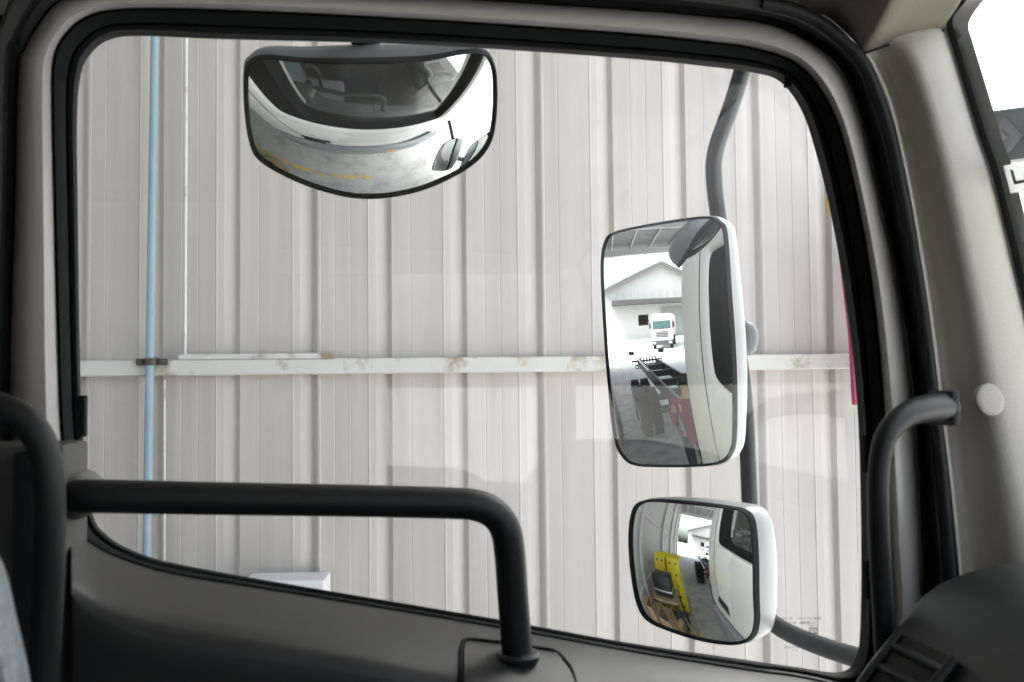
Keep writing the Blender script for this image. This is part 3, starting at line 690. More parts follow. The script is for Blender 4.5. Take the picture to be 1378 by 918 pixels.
# --- dashboard
prof_d = [(.30, 1.2), (.335, 1.75), (.375, 1.92), (.405, 2.01), (.435, 2.066), (.468, 2.105), (.507, 2.146), (.55, 2.166), (.60, 2.173), (.68, 2.173), (.84, 2.165), (.88, 2.13)]
pd = catmull(prof_d, 5)
ys = [.93, .925, .90, .7, .3, 0, -.5, -.9, -.93]; ins = [.03, .008, 0, 0, 0, 0, 0, 0, .03]
m = MB(); rows = []
for y, i_ in zip(ys, ins): rows.append([Vector((x+i_, y, z-i_*.8)) for x, z in pd])
m.loft(rows); m.add(rows[0]+[Vector((.88, .93, 1.2))], [tuple(range(len(pd)+1))])
dash = m.build('dashboard', M_dash, truck, smooth=True, sharp=60)
# vent: recessed dark panel with slats on the curved face near its left end
m = MB()
sel = [p for p in pd if 1.90 < p[1] < 2.12]
m.loft([[Vector((x-.0025, .885, z+.001)) for x, z in sel], [Vector((x-.0025, .80, z+.001)) for x, z in sel]])
vent = m.build('air_vent', mat('vent_black', (.004, .004, .005), .7), dash, smooth=True)
m = MB()
def dpt(t): 
    i = int(t); f = t-i; a_, b_ = sel[i], sel[min(i+1, len(sel)-1)]; return Vector((a_[0]+(b_[0]-a_[0])*f, 0, a_[1]+(b_[1]-a_[1])*f))
nsl = 7
for q_ in range(nsl):
    p = dpt((len(sel)-1)*(q_+.5)/nsl); m.box((p.x-.008, .803, p.z-.002), (p.x+.004, .882, p.z+.003), bev=.001)
m.tube([Vector((x-.005, .888, z+.002)) for x, z in sel], .004, 8); m.tube([Vector((x-.005, .797, z+.002)) for x, z in sel], .005, 8)
m.build('vent_slat', M_dash, dash, smooth=True, sharp=30)
m = MB(); m.box((.58, .70, 2.170), (.70, .86, 2.1755), bev=.002); m.box((.57, .695, 2.163), (.71, .705, 2.177), bev=.001); m.build('defrost_slot', M_rubber, dash)
# --- seats: passenger one at the lower left under its plastic film, driver one behind
def plastic():
    m = bpy.data.materials.new('plastic_film'); m.use_nodes = True; t = m.node_tree; t.nodes.clear()
    o = t.nodes.new('ShaderNodeOutputMaterial'); tr = t.nodes.new('ShaderNodeBsdfTransparent'); gl = t.nodes.new('ShaderNodeBsdfGlossy'); df = t.nodes.new('ShaderNodeBsdfDiffuse')
    gl.inputs['Roughness'].default_value = .12; df.inputs[0].default_value = (.75, .8, .84, 1)
    m1 = t.nodes.new('ShaderNodeMixShader'); m1.inputs[0].default_value = .5; m2 = t.nodes.new('ShaderNodeMixShader'); m2.inputs[0].default_value = .4
    tc = t.nodes.new('ShaderNodeTexCoord'); vo = t.nodes.new('ShaderNodeTexNoise'); vo.inputs['Scale'].default_value = 30; vo.inputs['Detail'].default_value = 3; vo.inputs['Distortion'].default_value = 1.5
    bp_ = t.nodes.new('ShaderNodeBump'); bp_.inputs['Strength'].default_value = 1; bp_.inputs['Distance'].default_value = .05
    t.links.new(tc.outputs['Object'], vo.inputs['Vector']); t.links.new(vo.outputs['Fac'], bp_.inputs['Height']); t.links.new(bp_.outputs[0], gl.inputs['Normal'])
    t.links.new(df.outputs[0], m1.inputs[1]); t.links.new(gl.outputs[0], m1.inputs[2]); t.links.new(tr.outputs[0], m2.inputs[1]); t.links.new(m1.outputs[0], m2.inputs[2]); t.links.new(m2.outputs[0], o.inputs[0]); return m
def seat(cx, cy, film):
    m = MB(); m.box((cx-.25, cy-.25, 1.45), (cx+.27, cy+.25, 1.62), bev=.05)
    st = m.build('seat', M_seat, truck, smooth=True, sharp=60)
    Mx = Matrix.Translation((cx-.26, cy, 1.60)) @ Matrix.Rotation(rad(-9), 4, 'Y')
    m = MB(); m.box((-.07, -.25, 0), (.06, .25, .62), M=Mx, bev=.05); m.build('backrest', M_seat, st, smooth=True, sharp=60)
    m = MB(); m.box((-.045, -.14, .66), (.045, .14, .86), M=Mx, bev=.04); m.tube([Mx @ Vector((0, -.06, .6)), Mx @ Vector((0, -.06, .68))], .007, 8); m.tube([Mx @ Vector((0, .06, .6)), Mx @ Vector((0, .06, .68))], .007, 8)
    m.build('headrest', M_seat, st, smooth=True, sharp=60)
    m = MB(); m.box((cx-.2, cy-.2, 1.2), (cx+.2, cy+.2, 1.46)); m.build('seat_base', M_black, st)
    return st
s1 = seat(-.46, .60, True); s2 = seat(-.46, -.62, False)
# film covered near bolster of the passenger seat
bq = [(-60, 700), (-12, 735), (8, 770), (22, 830), (36, 890), (48, 960)]
bo = catmull(bq, 6)
m = MB(); m.loft([pl_(bo, .64), pl_([(u-6, v+1) for u, v in bo], .61), pl_([(u-30, v+4) for u, v in bo], .58), pl_([(u-200, v+30) for u, v in bo], .57)])
m.build('side_bolster', mat('bolster_cloth', (.22, .26, .30), .8), s1, smooth=True)
m = MB(); m.loft([pl_([(u-2, v) for u, v in bo], .628), pl_([(u-8, v) for u, v in bo], .602), pl_([(u-34, v+4) for u, v in bo], .570), pl_([(u-200, v+30) for u, v in bo], .56)])
m.build('film_cover', plastic(), s1, smooth=True)
# --- steering wheel on the right hand side
m = MB(); sc0 = Vector((.38, -.6, 1.95)); axn = Vector((-.5, 0, .86)); e1 = Vector((.86, 0, .5)); e2 = Vector((0, 1, 0))
m.tube([sc0+(e1*math.cos(t)+e2*math.sin(t))*.22 for t in [2*math.pi*i/40 for i in range(41)]], .014, 10, cap=False)
for t in (0, 2.1, 4.2): m.tube([sc0, sc0+(e1*math.cos(t)+e2*math.sin(t))*.22], .012, 8)
m.tube([sc0-axn*.3, sc0+axn*.02], .04, 14)
m.build('steering_wheel', M_black, truck, smooth=True)

# ------------------------------------------------------------------ mirrors
def mirror(name, cpx, depth, rdir, Rc, outline, per=6, bez=.006, prof=None, hmat=M_house, bezh=.004, label=None, shift=(0, 0)):
    M0 = at_d(cpx[0], cpx[1], depth); d = (M0-CAM).normalized(); r = Vector(rdir).normalized(); n = (r-d).normalized()
    Cc = M0 - n*Rc
    def hit(u, v):
        dr = ray(u, v).normalized(); oc = CAM-Cc; b_ = oc.dot(dr); c_ = oc.dot(oc)-Rc*Rc; D_ = b_*b_-c_
        if D_ < 0: D_ = 0
        return CAM+dr*(-b_-math.sqrt(D_))
    oc = catmull(outline, per, closed=True); N = len(oc); K = 22
    cu = sum(p[0] for p in oc)/N; cv = sum(p[1] for p in oc)/N
    vs = [hit(cu, cv)]; fs = []
    for k in range(1, K+1):
        for (u, v) in oc: vs.append(hit(cu+(u-cu)*k/K, cv+(v-cv)*k/K))
    for i in range(N): fs.append((0, 1+i, 1+(i+1) % N))
    for k in range(K-1):
        for i in range(N): fs.append((1+k*N+i, 1+(k+1)*N+i, 1+(k+1)*N+(i+1) % N, 1+k*N+(i+1) % N))
    if (vs[1+(K-1)*N]-vs[0]).cross(vs[1+(K-1)*N+N//4]-vs[0]).dot(n) < 0: fs = [tuple(reversed(f)) for f in fs]
    edge = vs[-N:]; ctr = sum(edge, Vector())/N
    def inward(p): q = p-ctr; q -= n*q.dot(n); return q
    def lp(sc_out, zoff, scl=1.0, mean=0.0, sh=Vector()):
        o_ = []
        for p in edge:
            q = inward(p); L = q.length; hz = (p-ctr).dot(n)*(1-mean)
            o_.append(ctr + sh + q*scl*((L+sc_out)/L) + n*(hz+zoff))
        return o_
    prof = prof or [(.0, -.008, 1.0, 0), (.004, -.03, 1.0, .3), (.002, -.06, .98, .6), (0, -.085, .85, 1), (0, -.10, .55, 1), (0, -.103, .02, 1)]
    sx = n.cross(Vector((0, 0, 1))).normalized(); sy = sx.cross(n)
    hb = MB(); hb.loft([lp(bez+o_, z, s_, m_, -n*0+sx*shift[0]*(-z)+sy*shift[1]*(-z)) for o_, z, s_, m_ in prof], closed=True)
    house = hb.build(name, hmat, truck, smooth=True, sharp=60)
    if label: house['label'] = label
    bz = MB(); bz.loft([lp(-.0005, -.004), lp(-.0005, .0012), lp(.0015, bezh), lp(bez-.001, bezh), lp(bez, bezh-.002), lp(bez+.0005, -.010)], closed=True)
    bz.build('bezel', M_rubber, house, smooth=True, sharp=60)
    g = mesh('mirror_glass', vs, fs, M_mirror, house, smooth=True)
    wl_ = WL[g.name]
    g.data.normals_split_custom_set_from_vertices([((v.co+wl_)-Cc).normalized() for v in g.data.vertices])
    return M0, n, house
def rvec(inb, down): return (-math.cos(rad(inb))*math.cos(rad(down)), -math.sin(rad(inb))*math.cos(rad(down)), -math.sin(rad(down)))
main_out = [(816, 326), (830, 314), (870, 305), (920, 297), (952, 294), (966, 300), (974, 318), (979, 400), (985, 500), (986, 580), (982, 606), (970, 620), (945, 625), (890, 626), (856, 624), (840, 614), (829, 590), (822, 530), (815, 440), (811, 360)]
M1, n1, h1 = mirror('side_mirror', (905, 462), 1.62, rvec(12.6, 3.5), 1.5, main_out, bez=.0035,
    prof=[(0, -.009, 1.0, 0), (.002, -.02, 1.0, .3), (-.001, -.04, 1.0, .6), (0, -.055, .93, 1), (0, -.068, .75, 1), (0, -.072, .4, 1), (0, -.073, .02, 1)], label='tall white backed side mirror')
low_out = [(852, 694), (860, 679), (880, 675), (930, 679), (975, 684), (998, 689), (1009, 703), (1013, 740), (1014, 800), (1015, 835), (1009, 856), (990, 865), (950, 861), (905, 848), (874, 834), (860, 812), (852, 770), (849, 725)]
M2, n2, h2 = mirror('wide_angle_mirror', (932, 770), 1.50, rvec(0, 12), .36, low_out, bez=.0035,
    prof=[(0, -.009, 1.0, 0), (.002, -.02, 1.0, .3), (.0, -.048, 1.0, .6), (0, -.062, .93, 1), (0, -.072, .7, 1), (0, -.076, .02, 1)], label='short convex mirror below the tall one')
top_out = [(333, 100), (340, 86), (362, 80), (420, 85), (500, 86), (570, 82), (620, 73), (645, 72), (658, 80), (665, 105), (664, 160), (655, 195), (630, 222), (580, 248), (530, 261), (480, 263), (430, 252), (385, 234), (350, 212), (338, 185), (333, 145)]
M3, n3, h3 = mirror('kerb_mirror', (498, 160), 1.33, (.09, -math.sin(rad(22)), -math.cos(rad(22))), .38, top_out, bez=.004,
    prof=[(0, -.009, 1.0, 0), (.002, -.02, 1.0, .3), (.0, -.04, .98, .6), (0, -.055, .88, 1), (0, -.068, .6, 1), (0, -.07, .02, 1)], hmat=M_houseg, label='wide curved mirror hanging above the window')
# pole: from the roof, past the tall mirror, to the lower arm
pk = [(1040, -40, 1.55), (1010, 60, 1.62), (985, 140, 1.68), (964, 200, 1.72), (961, 240, 1.735), (968, 300, 1.745), (985, 420, 1.75), (1000, 520, 1.75), (1006, 600, 1.745), (1010, 690, 1.735), (1018, 780, 1.71), (1030, 825, 1.68), (1050, 845, 1.63), (1090, 864, 1.53), (1150, 884, 1.40), (1220, 900, 1.27)]
pp = [at_d(u, v, dp) for u, v, dp in catmull(pk, 6)]
m = MB(); m.tube(pp, .0145, 18); m.build('mirror_pole', M_pole, truck, smooth=True)
m = MB(); b1 = at_d(1001, 455, 1.735)
m.tube([b1+Vector((0, 0, -.030)), b1+Vector((0, 0, -.022)), b1+Vector((0, 0, -.008)), b1+Vector((0, 0, .008)), b1+Vector((0, 0, .022)), b1+Vector((.0, 0, .030))], [.010, .020, .025, .025, .020, .010], 18); m.tube([b1, M1-n1*.055], .014, 12)
m.build('mirror_clamp', M_houseg, truck, smooth=True); m = MB()
b2 = at_d(1012, 760, 1.70); m.tube([b2+Vector((0, 0, -.02)), b2+Vector((0, 0, .02))], .021, 18); m.tube([b2, M2-n2*.05], .013, 12)
m.build('mirror_clamp', M_houseg, truck, smooth=True)
# kerb mirror bracket up to the roof edge
m = MB(); k0_ = at_d(492, 66, 1.37)
m.tube([M3-n3*.055, k0_+Vector((0, 0, .01)), at_d(485, 30, 1.30), Vector((at_d(480, -10, 1.2).x, YD+.06, 2.88))], [.02, .02, .017, .017], 14); m.build('mirror_bracket', M_rubber, truck, smooth=True)

# ------------------------------------------------------------------ wheels and chassis
def wheel(cx, cy, parent, w_=.27, r_=.52, face=1):
    pr = [(-w_/2, .29), (-w_/2-.005, .36), (-w_/2, .46), (-w_/2+.02, .505), (-w_/2+.05, r_), (w_/2-.05, r_), (w_/2-.02, .505), (w_/2, .46), (w_/2+.005, .36), (w_/2, .29)]
    N = 48; m = MB()
    rows = []
    for k in range(N):
        t = 2*math.pi*k/N
        rows.append([Vector((cx+r*math.cos(t)*1.0, cy+y_, r_+r*math.sin(t))) for y_, r in pr])
    rows.append(rows[0]); m.loft(rows)
    for k in range(N):                           # tread lugs
        t = 2*math.pi*k/N
        for (ya, yb, sh) in ((-w_/2+.025, -w_/2+.095, 0), (-w_/2+.105, w_/2-.105, .5), (w_/2-.095, w_/2-.025, 0)):
            t0, t1 = t+sh*.13, t+sh*.13+.085
            q = [(t0, ya), (t1, ya), (t1, yb), (t0, yb)]
            v = [Vector((cx+rr*math.cos(a_), cy+y_, r_+rr*math.sin(a_))) for rr in (r_-.004, r_+.014) for a_, y_ in q]
            m.add(v, [(4, 5, 6, 7), (0, 1, 5, 4), (1, 2, 6, 5), (2, 3, 7, 6), (3, 0, 4, 7)])
    wh = m.build('wheel', M_tyre, parent, smooth=True, sharp=35)
    m = MB(); f = face
    rp_ = [(.30, w_/2*.95), (.28, w_/2*.8), (.26, .03), (.20, .02), (.16, .05), (.09, .06), (.085, .12), (.0, .13)]
    rows = []
    for k in range(32):
        t = 2*math.pi*k/32; rows.append([Vector((cx+r*math.cos(t), cy+f*y_, r_+r*math.sin(t))) for r, y_ in rp_])
    rows.append(rows[0]); m.loft(rows); 
    for k in range(10):
        t = 2*math.pi*k/10; p = Vector((cx+.14*math.cos(t), cy+f*.05, r_+.14*math.sin(t))); m.tube([p, p+Vector((0, f*.04, 0))], .014, 6)
    m.build('rim', M_galv, wh, smooth=True, sharp=40)
    return wh
for x in (-6.6, -7.95):
    for sgn in (1, -1):
        wheel(x, sgn*1.06, truck, face=sgn); wheel(x, sgn*.74, truck, face=-sgn)
wheel(.05-.25, .93, truck, face=1); wheel(.05-.25, -.93, truck, face=-1)
m = MB()
for sgn in (1, -1):
    y = sgn*.43; m.box((-12.6, y-.004, .86), (-.9, y+.004, 1.12)); m.box((-12.6, min(y, y-sgn*.07), 1.12), (-.9, max(y, y-sgn*.07), 1.13)); m.box((-12.6, min(y, y-sgn*.07), .85), (-.9, max(y, y-sgn*.07), .86))
for x in (-2.5, -4.5, -6, -7.3, -9, -10.5): m.box((x-.05, -.42, .9), (x+.05, .42, 1.08))
m.build('chassis_frame', M_chassis, truck)
m = MB(); m.box((-12.4, .44, 1.135), (-8.6, .50, 1.16)); m.build('air_pipe', M_galv, truck)
for x in (-6.6, -7.95):
    MB().tube([(x, -1.0, .52), (x, 1.0, .52)], .09, 12).build('axle', M_chassis, truck, smooth=True)
# rear crossmember with round holes
m = MB(); cell = .15
for ix in range(-4, 4):
    for iz in range(3):
        y0, z0 = ix*cell, .72+iz*cell; cyy, czz = y0+cell/2, z0+cell/2; N = 16
        for xx, flip in ((-12.66, 0), (-12.64, 1)):
            sq = []; ci = []
            for k in range(N):
                t = 2*math.pi*(k+.5)/N; c_, s_ = math.cos(t), math.sin(t); mm = max(abs(c_), abs(s_))
                sq.append((xx, cyy+c_/mm*cell/2, czz+s_/mm*cell/2)); ci.append((xx, cyy+c_*.05, czz+s_*.05))
            m.loft([sq, ci], closed=True)
m.build('rear_crossmember', M_chassis, truck)
m = MB()
for y in (-.75, .75): m.box((-12.7, y-.14, 1.28), (-12.6, y+.14, 1.42), bev=.01); m.box((-12.66, y-.02, .9), (-12.62, y+.02, 1.3))
m.box((-12.66, -.76, 1.0), (-12.62, .76, 1.06)); m.build('tail_lamp', M_chassis, truck)
m = MB(); m.tube([(-2.5, .62, .75), (-1.5, .62, .75)], .24, 24); m.build('air_tank', M_chassis, truck, smooth=True)
m = MB(); m.box((-3.8, -1.1, .5), (-2.4, -.55, 1.0), bev=.05); m.build('fuel_tank', M_galv, truck, smooth=True)

# ------------------------------------------------------------------ clutter between truck and wall
def crate(x, y, z, rz, wh=(.6, .4, .3), m_=M_yellow, name='plastic_crate'):
    t = Matrix.Translation((x, y, z)) @ Matrix.Rotation(rz, 4, 'Z'); m = MB(); L, W, H = wh
    for (a_, b_) in (((-L/2, -W/2, 0), (L/2, W/2, .015)), ((-L/2, -W/2, .015), (-L/2+.015, W/2, H)), ((L/2-.015, -W/2, .015), (L/2, W/2, H)), ((-L/2+.015, -W/2, .015), (L/2-.015, -W/2+.015, H)), ((-L/2+.015, W/2-.015, .015), (L/2-.015, W/2, H))): m.box(a_, b_, M=t)
    for s_ in (-1, 1):
        m.box((-L/2-.02, s_*(W/2+.012)-.012, H-.045), (L/2+.02, s_*(W/2+.012)+.012, H-.005), M=t)
        for k in (-2, -1, 0, 1, 2): m.box((k*L/5-.008, s_*(W/2+.006)-.006, .0), (k*L/5+.008, s_*(W/2+.006)+.006, H), M=t)
        m.box((s_*(L/2+.006)-.006, -W/2, H-.045), (s_*(L/2+.006)+.006, W/2, H-.02), M=t)
    hb = MB()
    for s_ in (-1, 1): hb.box((s_*.13-.035, -W/2-.014, H*.42), (s_*.13+.035, -W/2-.008, H*.62), M=t); hb.box((s_*.13-.035, W/2+.008, H*.42), (s_*.13+.035, W/2+.014, H*.62), M=t)
    return m, hb
ordn = ['lowest', 'second from the floor', 'third from the floor', 'second from the top', 'topmost']
stk = []
for ci, (cx, cy) in enumerate(((-3.2, 2.3), (-3.2, 2.95), (-3.75, 2.35), (-3.75, 2.98))):
    for li in range(5):
        m, hb = crate(cx+random.uniform(-.01, .01), cy+random.uniform(-.01, .01), .12+li*.305, math.pi/2+random.uniform(-.05, .05), (.54, .56, .295))
        cr = thing('plastic_crate', 'yellow plastic crate, %s in the %s stack' % (ordn[li], ('near open', 'near wall side', 'far open', 'far wall side')[ci]), 'crate', (cx, cy, .12+li*.305), 'yellow crates stacked by the wall')
        m.build('crate_body', M_yellow, cr); hb.build_split('hand_hole', M_black, cr)
m = MB()
for k in range(5): m.box((-4.1+k*.26, 1.95, .09), (-3.9+k*.26, 3.3, .115))
for k in range(3): m.box((-4.1, 1.98+k*.6, 0), (-2.86, 2.07+k*.6, .085))
tag(m.build('wooden_pallet', mat('pallet_wood', (.32, .24, .16), .8, var=.2)), 'wooden pallet under the yellow crates beside the ribbed wall', 'pallet')
# black bin with a grey rim on a bench
bn = thing('storage_bin', 'black storage bin with grey rim standing on the workbench by the yellow crates', 'bin', (-2.1, 2.55, .95))
m = MB(); m.box((-2.35, 2.25, .955), (-1.85, 2.95, 1.38), bev=.05); m.build('bin_body', M_black, bn, smooth=True, sharp=40)
m = MB(); m.box((-2.37, 2.23, 1.06), (-1.83, 2.97, 1.10), bev=.01); m.build('rim', M_galv, bn)
bh = thing('workbench', 'low steel legged workbench beside the wall carrying the black bin', 'bench', (-2.1, 2.6, 0))
m = MB(); m.box((-2.5, 2.1, .90), (-1.7, 3.1, .95), bev=.005); m.build('bench_top', mat('bench_wood', (.28, .20, .13), .7, var=.2), bh)
for x in (-2.45, -1.75):
    for y in (2.15, 3.05): MB().box((x-.025, y-.025, 0), (x+.025, y+.025, .90)).build('leg', M_chassis, bh)
# cardboard boxes and scrap wrap
def carton(x, y, z, rz, sx, sy, sz, label, openf=True):
    T = Matrix.Translation((x, y, z)) @ Matrix.Rotation(rz, 4, 'Z')
    t = thing('cardboard_box', label, 'box', (x, y, z), 'cardboard boxes by the wall')
    m = MB()
    for (a_, b_) in (((-sx/2, -sy/2, 0), (sx/2, sy/2, .006)), ((-sx/2, -sy/2, .006), (-sx/2+.006, sy/2, sz)), ((sx/2-.006, -sy/2, .006), (sx/2, sy/2, sz)), ((-sx/2+.006, -sy/2, .006), (sx/2-.006, -sy/2+.006, sz)), ((-sx/2+.006, sy/2-.006, .006), (sx/2-.006, sy/2, sz))): m.box(a_, b_, M=T)
    m.build('box_body', M_card, t)
    for s_, ang in ((-1, 35), (1, 60)):
        F_ = T @ Matrix.Translation((0, s_*sy/2, sz)) @ Matrix.Rotation(rad(-s_*ang), 4, 'X'); m = MB(); m.box((-sx/2, 0, 0), (sx/2, .005, sy*.45), M=F_); m.build('flap', M_card, t)
carton(-1.55, 2.7, 0, .2, .5, .45, .75, 'tall open cardboard box before the workbench')
carton(-1.4, 3.12, .0, -.1, .4, .25, .95, 'tall cardboard box tight against the ribbed wall')
carton(-1.6, 2.15, 0, .5, .35, .3, .45, 'low open cardboard box on the floor nearest the yellow line')
carton(-1.0, 2.8, 0, -.1, .4, .5, .4, 'wide cardboard box at the front of the clutter')
random.seed(5)
m = MB(); rows = []
for i in range(22):
    rows.append([Vector((-.75+i*.032+random.uniform(-.01, .01), 2.2+j*.035+random.uniform(-.01, .01), .02+abs(math.sin(i*.9+j*.7))*.05+random.uniform(0, .05))) for j in range(22)])
m.loft(rows); tag(m.build('plastic_wrap', plastic()), 'crumpled clear plastic wrap lying on the concrete floor', 'wrap')
# hand trolley by the far wall
ht = thing('hand_trolley', 'black two wheeled hand trolley leaning by the wall beyond the crates', 'trolley', (-6.4, 2.9, 0))
m = MB()
for s_ in (-.2, .2): m.tube([(-6.3, 2.9+s_, .1), (-6.55, 2.95+s_, 1.25)], .018, 8)
for z in (.3, .6, .9, 1.22): x = -6.3-(z-.1)*.217; m.tube([(x, 2.71, z), (x, 3.13, z)], .014, 8)
m.box((-6.32, 2.68, .03), (-6.05, 3.12, .045)); m.build('frame', M_chassis, ht)
for s_ in (-.27, .27):
    MB().tube([(-6.4, 2.9+s_-.03, .13), (-6.4, 2.9+s_+.03, .13)], .13, 18).build('wheel', M_tyre, ht)
for i, (x, y, c_, l_) in enumerate(((-7.2, 3.2, (.05, .12, .3), 'blue steel drum by the wall behind the trolley'), (-8.0, 3.25, (.35, .05, .04), 'red steel drum by the wall beyond the blue one'))):
    m = MB(); pr = [(.0, .0), (.285, .0), (.29, .02), (.28, .04), (.28, .28), (.29, .3), (.28, .32), (.28, .56), (.29, .58), (.28, .6), (.28, .85), (.29, .88), (.27, .875), (0, .87)]
    rows = [[Vector((x+r*math.cos(2*math.pi*k/28), y+r*math.sin(2*math.pi*k/28), z)) for r, z in pr] for k in range(29)]
    m.loft(rows); tag(m.build('steel_drum', mat('drum_paint', c_, .45, var=.15), None, smooth=True, sharp=30), l_, 'drum', 'steel drums by the wall')

# ------------------------------------------------------------------ person behind the cab
def skin_obj(name, joints, edges, mat_, parent, sub=2, root=0):
    me = bpy.data.meshes.new(name); c = sum((Vector(j[0]) for j in joints), Vector())/len(joints)
    me.from_pydata([Vector(j[0])-c for j in joints], edges, []); o = bpy.data.objects.new(name, me); C.objects.link(o); me.materials.append(mat_)
    WL[o.name] = WL[parent.name]+c; o.parent = parent; o.location = c
    md = o.modifiers.new('skin', 'SKIN'); md.use_smooth_shade = True
    if not me.skin_vertices: me.skin_vertices.new()
    for i, j in enumerate(joints):
        rx = j[1] if isinstance(j[1], tuple) else (j[1], j[1]); me.skin_vertices[0].data[i].radius = rx; me.skin_vertices[0].data[i].use_root = (i == root)
    sb = o.modifiers.new('sub', 'SUBSURF'); sb.levels = sub; sb.render_levels = sub
    return o
M_skin = mat('skin', (.42, .25, .17), .5); M_hair = mat('hair', (.01, .009, .008), .5); M_shirt = mat('maroon_cloth', (.16, .02, .045), .85, bump=.5, bscale=60, var=.15); M_trou = mat('dark_trousers', (.02, .025, .03), .85)
def person(x, y, rz, label, shirt, z=0):
    t = thing('person', label, 'person', (x, y, z), rotz=rz)
    J = [((0, 0, .95), (.13, .10)), ((0, 0, 1.15), (.125, .09)), ((0, 0, 1.36), (.15, .10)), ((0, 0, 1.46), (.07, .07)), ((.01, 0, 1.53), (.05, .05)), ((.02, 0, 1.62), (.085, .075)), ((.02, 0, 1.70), (.075, .07)),
         ((0, .19, 1.40), .055), ((.02, .24, 1.15), .045), ((.16, .23, .95), .035), ((.23, .22, .89), (.035, .018)), ((0, -.19, 1.40), .055), ((.02, -.24, 1.15), .045), ((.16, -.23, .95), .035), ((.23, -.22, .89), (.035, .018)),
         ((0, .10, .88), .085), ((.02, .11, .48), .058), ((-.01, .11, .09), .04), ((.14, .12, .03), (.035, .028)), ((0, -.10, .88), .085), ((.02, -.11, .48), .058), ((-.01, -.11, .09), .04), ((.14, -.12, .03), (.035, .028))]
    E = [(0, 1), (1, 2), (2, 3), (3, 4), (4, 5), (5, 6), (2, 7), (7, 8), (8, 9), (9, 10), (2, 11), (11, 12), (12, 13), (13, 14), (0, 15), (15, 16), (16, 17), (17, 18), (0, 19), (19, 20), (20, 21), (21, 22)]
    for s_, k in ((1, 10), (-1, 14)):                       # fingers and thumb rooted in each palm
        base = Vector(J[k][0])
        for fi, (fy, ln) in enumerate(((.028, .060), (.010, .070), (-.008, .066), (-.025, .052))):
            b0 = len(J); J.append((tuple(base+Vector((.035, fy, -.015))), .009)); J.append((tuple(base+Vector((.035+ln*.6, fy, -.03))), .008)); J.append((tuple(base+Vector((.035+ln*.8, fy, -.055))), .007)); E += [(k, b0), (b0, b0+1), (b0+1, b0+2)]
        b0 = len(J); J.append((tuple(base+Vector((.0, -s_*.03, .012))), .010)); J.append((tuple(base+Vector((.03, -s_*.045, .0))), .008)); E += [(k, b0), (b0, b0+1)]
    skin_obj('body', J, E, M_skin, t)
    sj = [((0, 0, .80), (.155, .12)), ((0, 0, .90), (.16, .125)), ((0, 0, 1.15), (.145, .11)), ((0, 0, 1.36), (.165, .115)), ((0, 0, 1.44), (.085, .08)), ((0, .20, 1.40), .085), ((.015, .24, 1.16), .07), ((.10, .235, 1.04), .05), ((0, -.20, 1.40), .085), ((.015, -.24, 1.16), .07), ((.10, -.235, 1.04), .05)]
    skin_obj('shirt', sj, [(0, 1), (1, 2), (2, 3), (3, 4), (3, 5), (5, 6), (6, 7), (3, 8), (8, 9), (9, 10)], shirt, t)
    tj = [((0, 0, .96), (.14, .115)), ((0, .10, .86), .10), ((.02, .11, .48), .075), ((-.01, .11, .10), .06), ((0, -.10, .86), .10), ((.02, -.11, .48), .075), ((-.01, -.11, .10), .06)]
    skin_obj('trousers', tj, [(0, 1), (1, 2), (2, 3), (0, 4), (4, 5), (5, 6)], M_trou, t)
    hj = [((.0, 0, 1.68), (.09, .085)), ((.01, 0, 1.735), (.085, .08)), ((-.035, 0, 1.62), (.07, .075))]
    skin_obj('hair', hj, [(0, 1), (0, 2)], M_hair, t)
    fm = MB()
    fm.tube([(.10, 0, 1.66), (.125, 0, 1.63), (.105, 0, 1.62)], [.008, .013, .010], 8)
    for s_ in (-1, 1): fm.tube([(.02, s_*.075, 1.61), (.015, s_*.092, 1.64), (.012, s_*.088, 1.665)], [.008, .014, .01], 8)
    fo = fm.build('nose_and_ears', M_skin, t, smooth=True, local=True)
    em = MB()
    for s_ in (-1, 1): em.tube([(.085, s_*.032, 1.655), (.102, s_*.032, 1.655)], .009, 8)
    em.box((.085, -.022, 1.580), (.100, .022, 1.586)); em.build('eyes_and_mouth', M_hair, t, local=True)
    return t
person(-3.35, .62, rad(200), 'person in a maroon shirt and dark trousers standing behind the cab', M_shirt, .0)
person(-33, 6.2, rad(-20), 'small far person in a green shirt standing in the sunlit yard', mat('green_cloth', (.06, .3, .12), .85), .0)

# ------------------------------------------------------------------ far yard: hall and parked trucks
hall = thing('gable_hall', 'large white gabled hall at the far end of the yard, seen in the mirrors', 'hall', (-62, 3, 0))
hx = -58; yc, hw, ze, zr = -9.0, 13.0, 8.2, 12.9
M_hw = mat('hall_sheet', (.36, .37, .37), .6, var=.04, stretch=(1, 6, .2)); M_hr = mat('hall_roof', (.07, .07, .07), .6)
m = MB()
def quad(a_, b_, c_, d_): m.add([a_, b_, c_, d_], [(0, 1, 2, 3)])
quad((hx, yc-hw, 5.6), (hx, yc+hw, 5.6), (hx, yc+hw, ze), (hx, yc-hw, ze)); m.add([(hx, yc-hw, ze), (hx, yc+hw, ze), (hx, yc, zr)], [(0, 1, 2)])
quad((hx, yc-hw, 0), (hx, -6.6, 0), (hx, -6.6, 5.6), (hx, yc-hw, 5.6)); quad((hx, -4.4, 0), (hx, yc+hw, 0), (hx, yc+hw, 5.6), (hx, -4.4, 5.6)); quad((hx, -6.6, 0), (hx, -4.4, 0), (hx, -4.4, 2.2), (hx, -6.6, 2.2)); quad((hx, -6.6, 4.0), (hx, -4.4, 4.0), (hx, -4.4, 5.6), (hx, -6.6, 5.6))
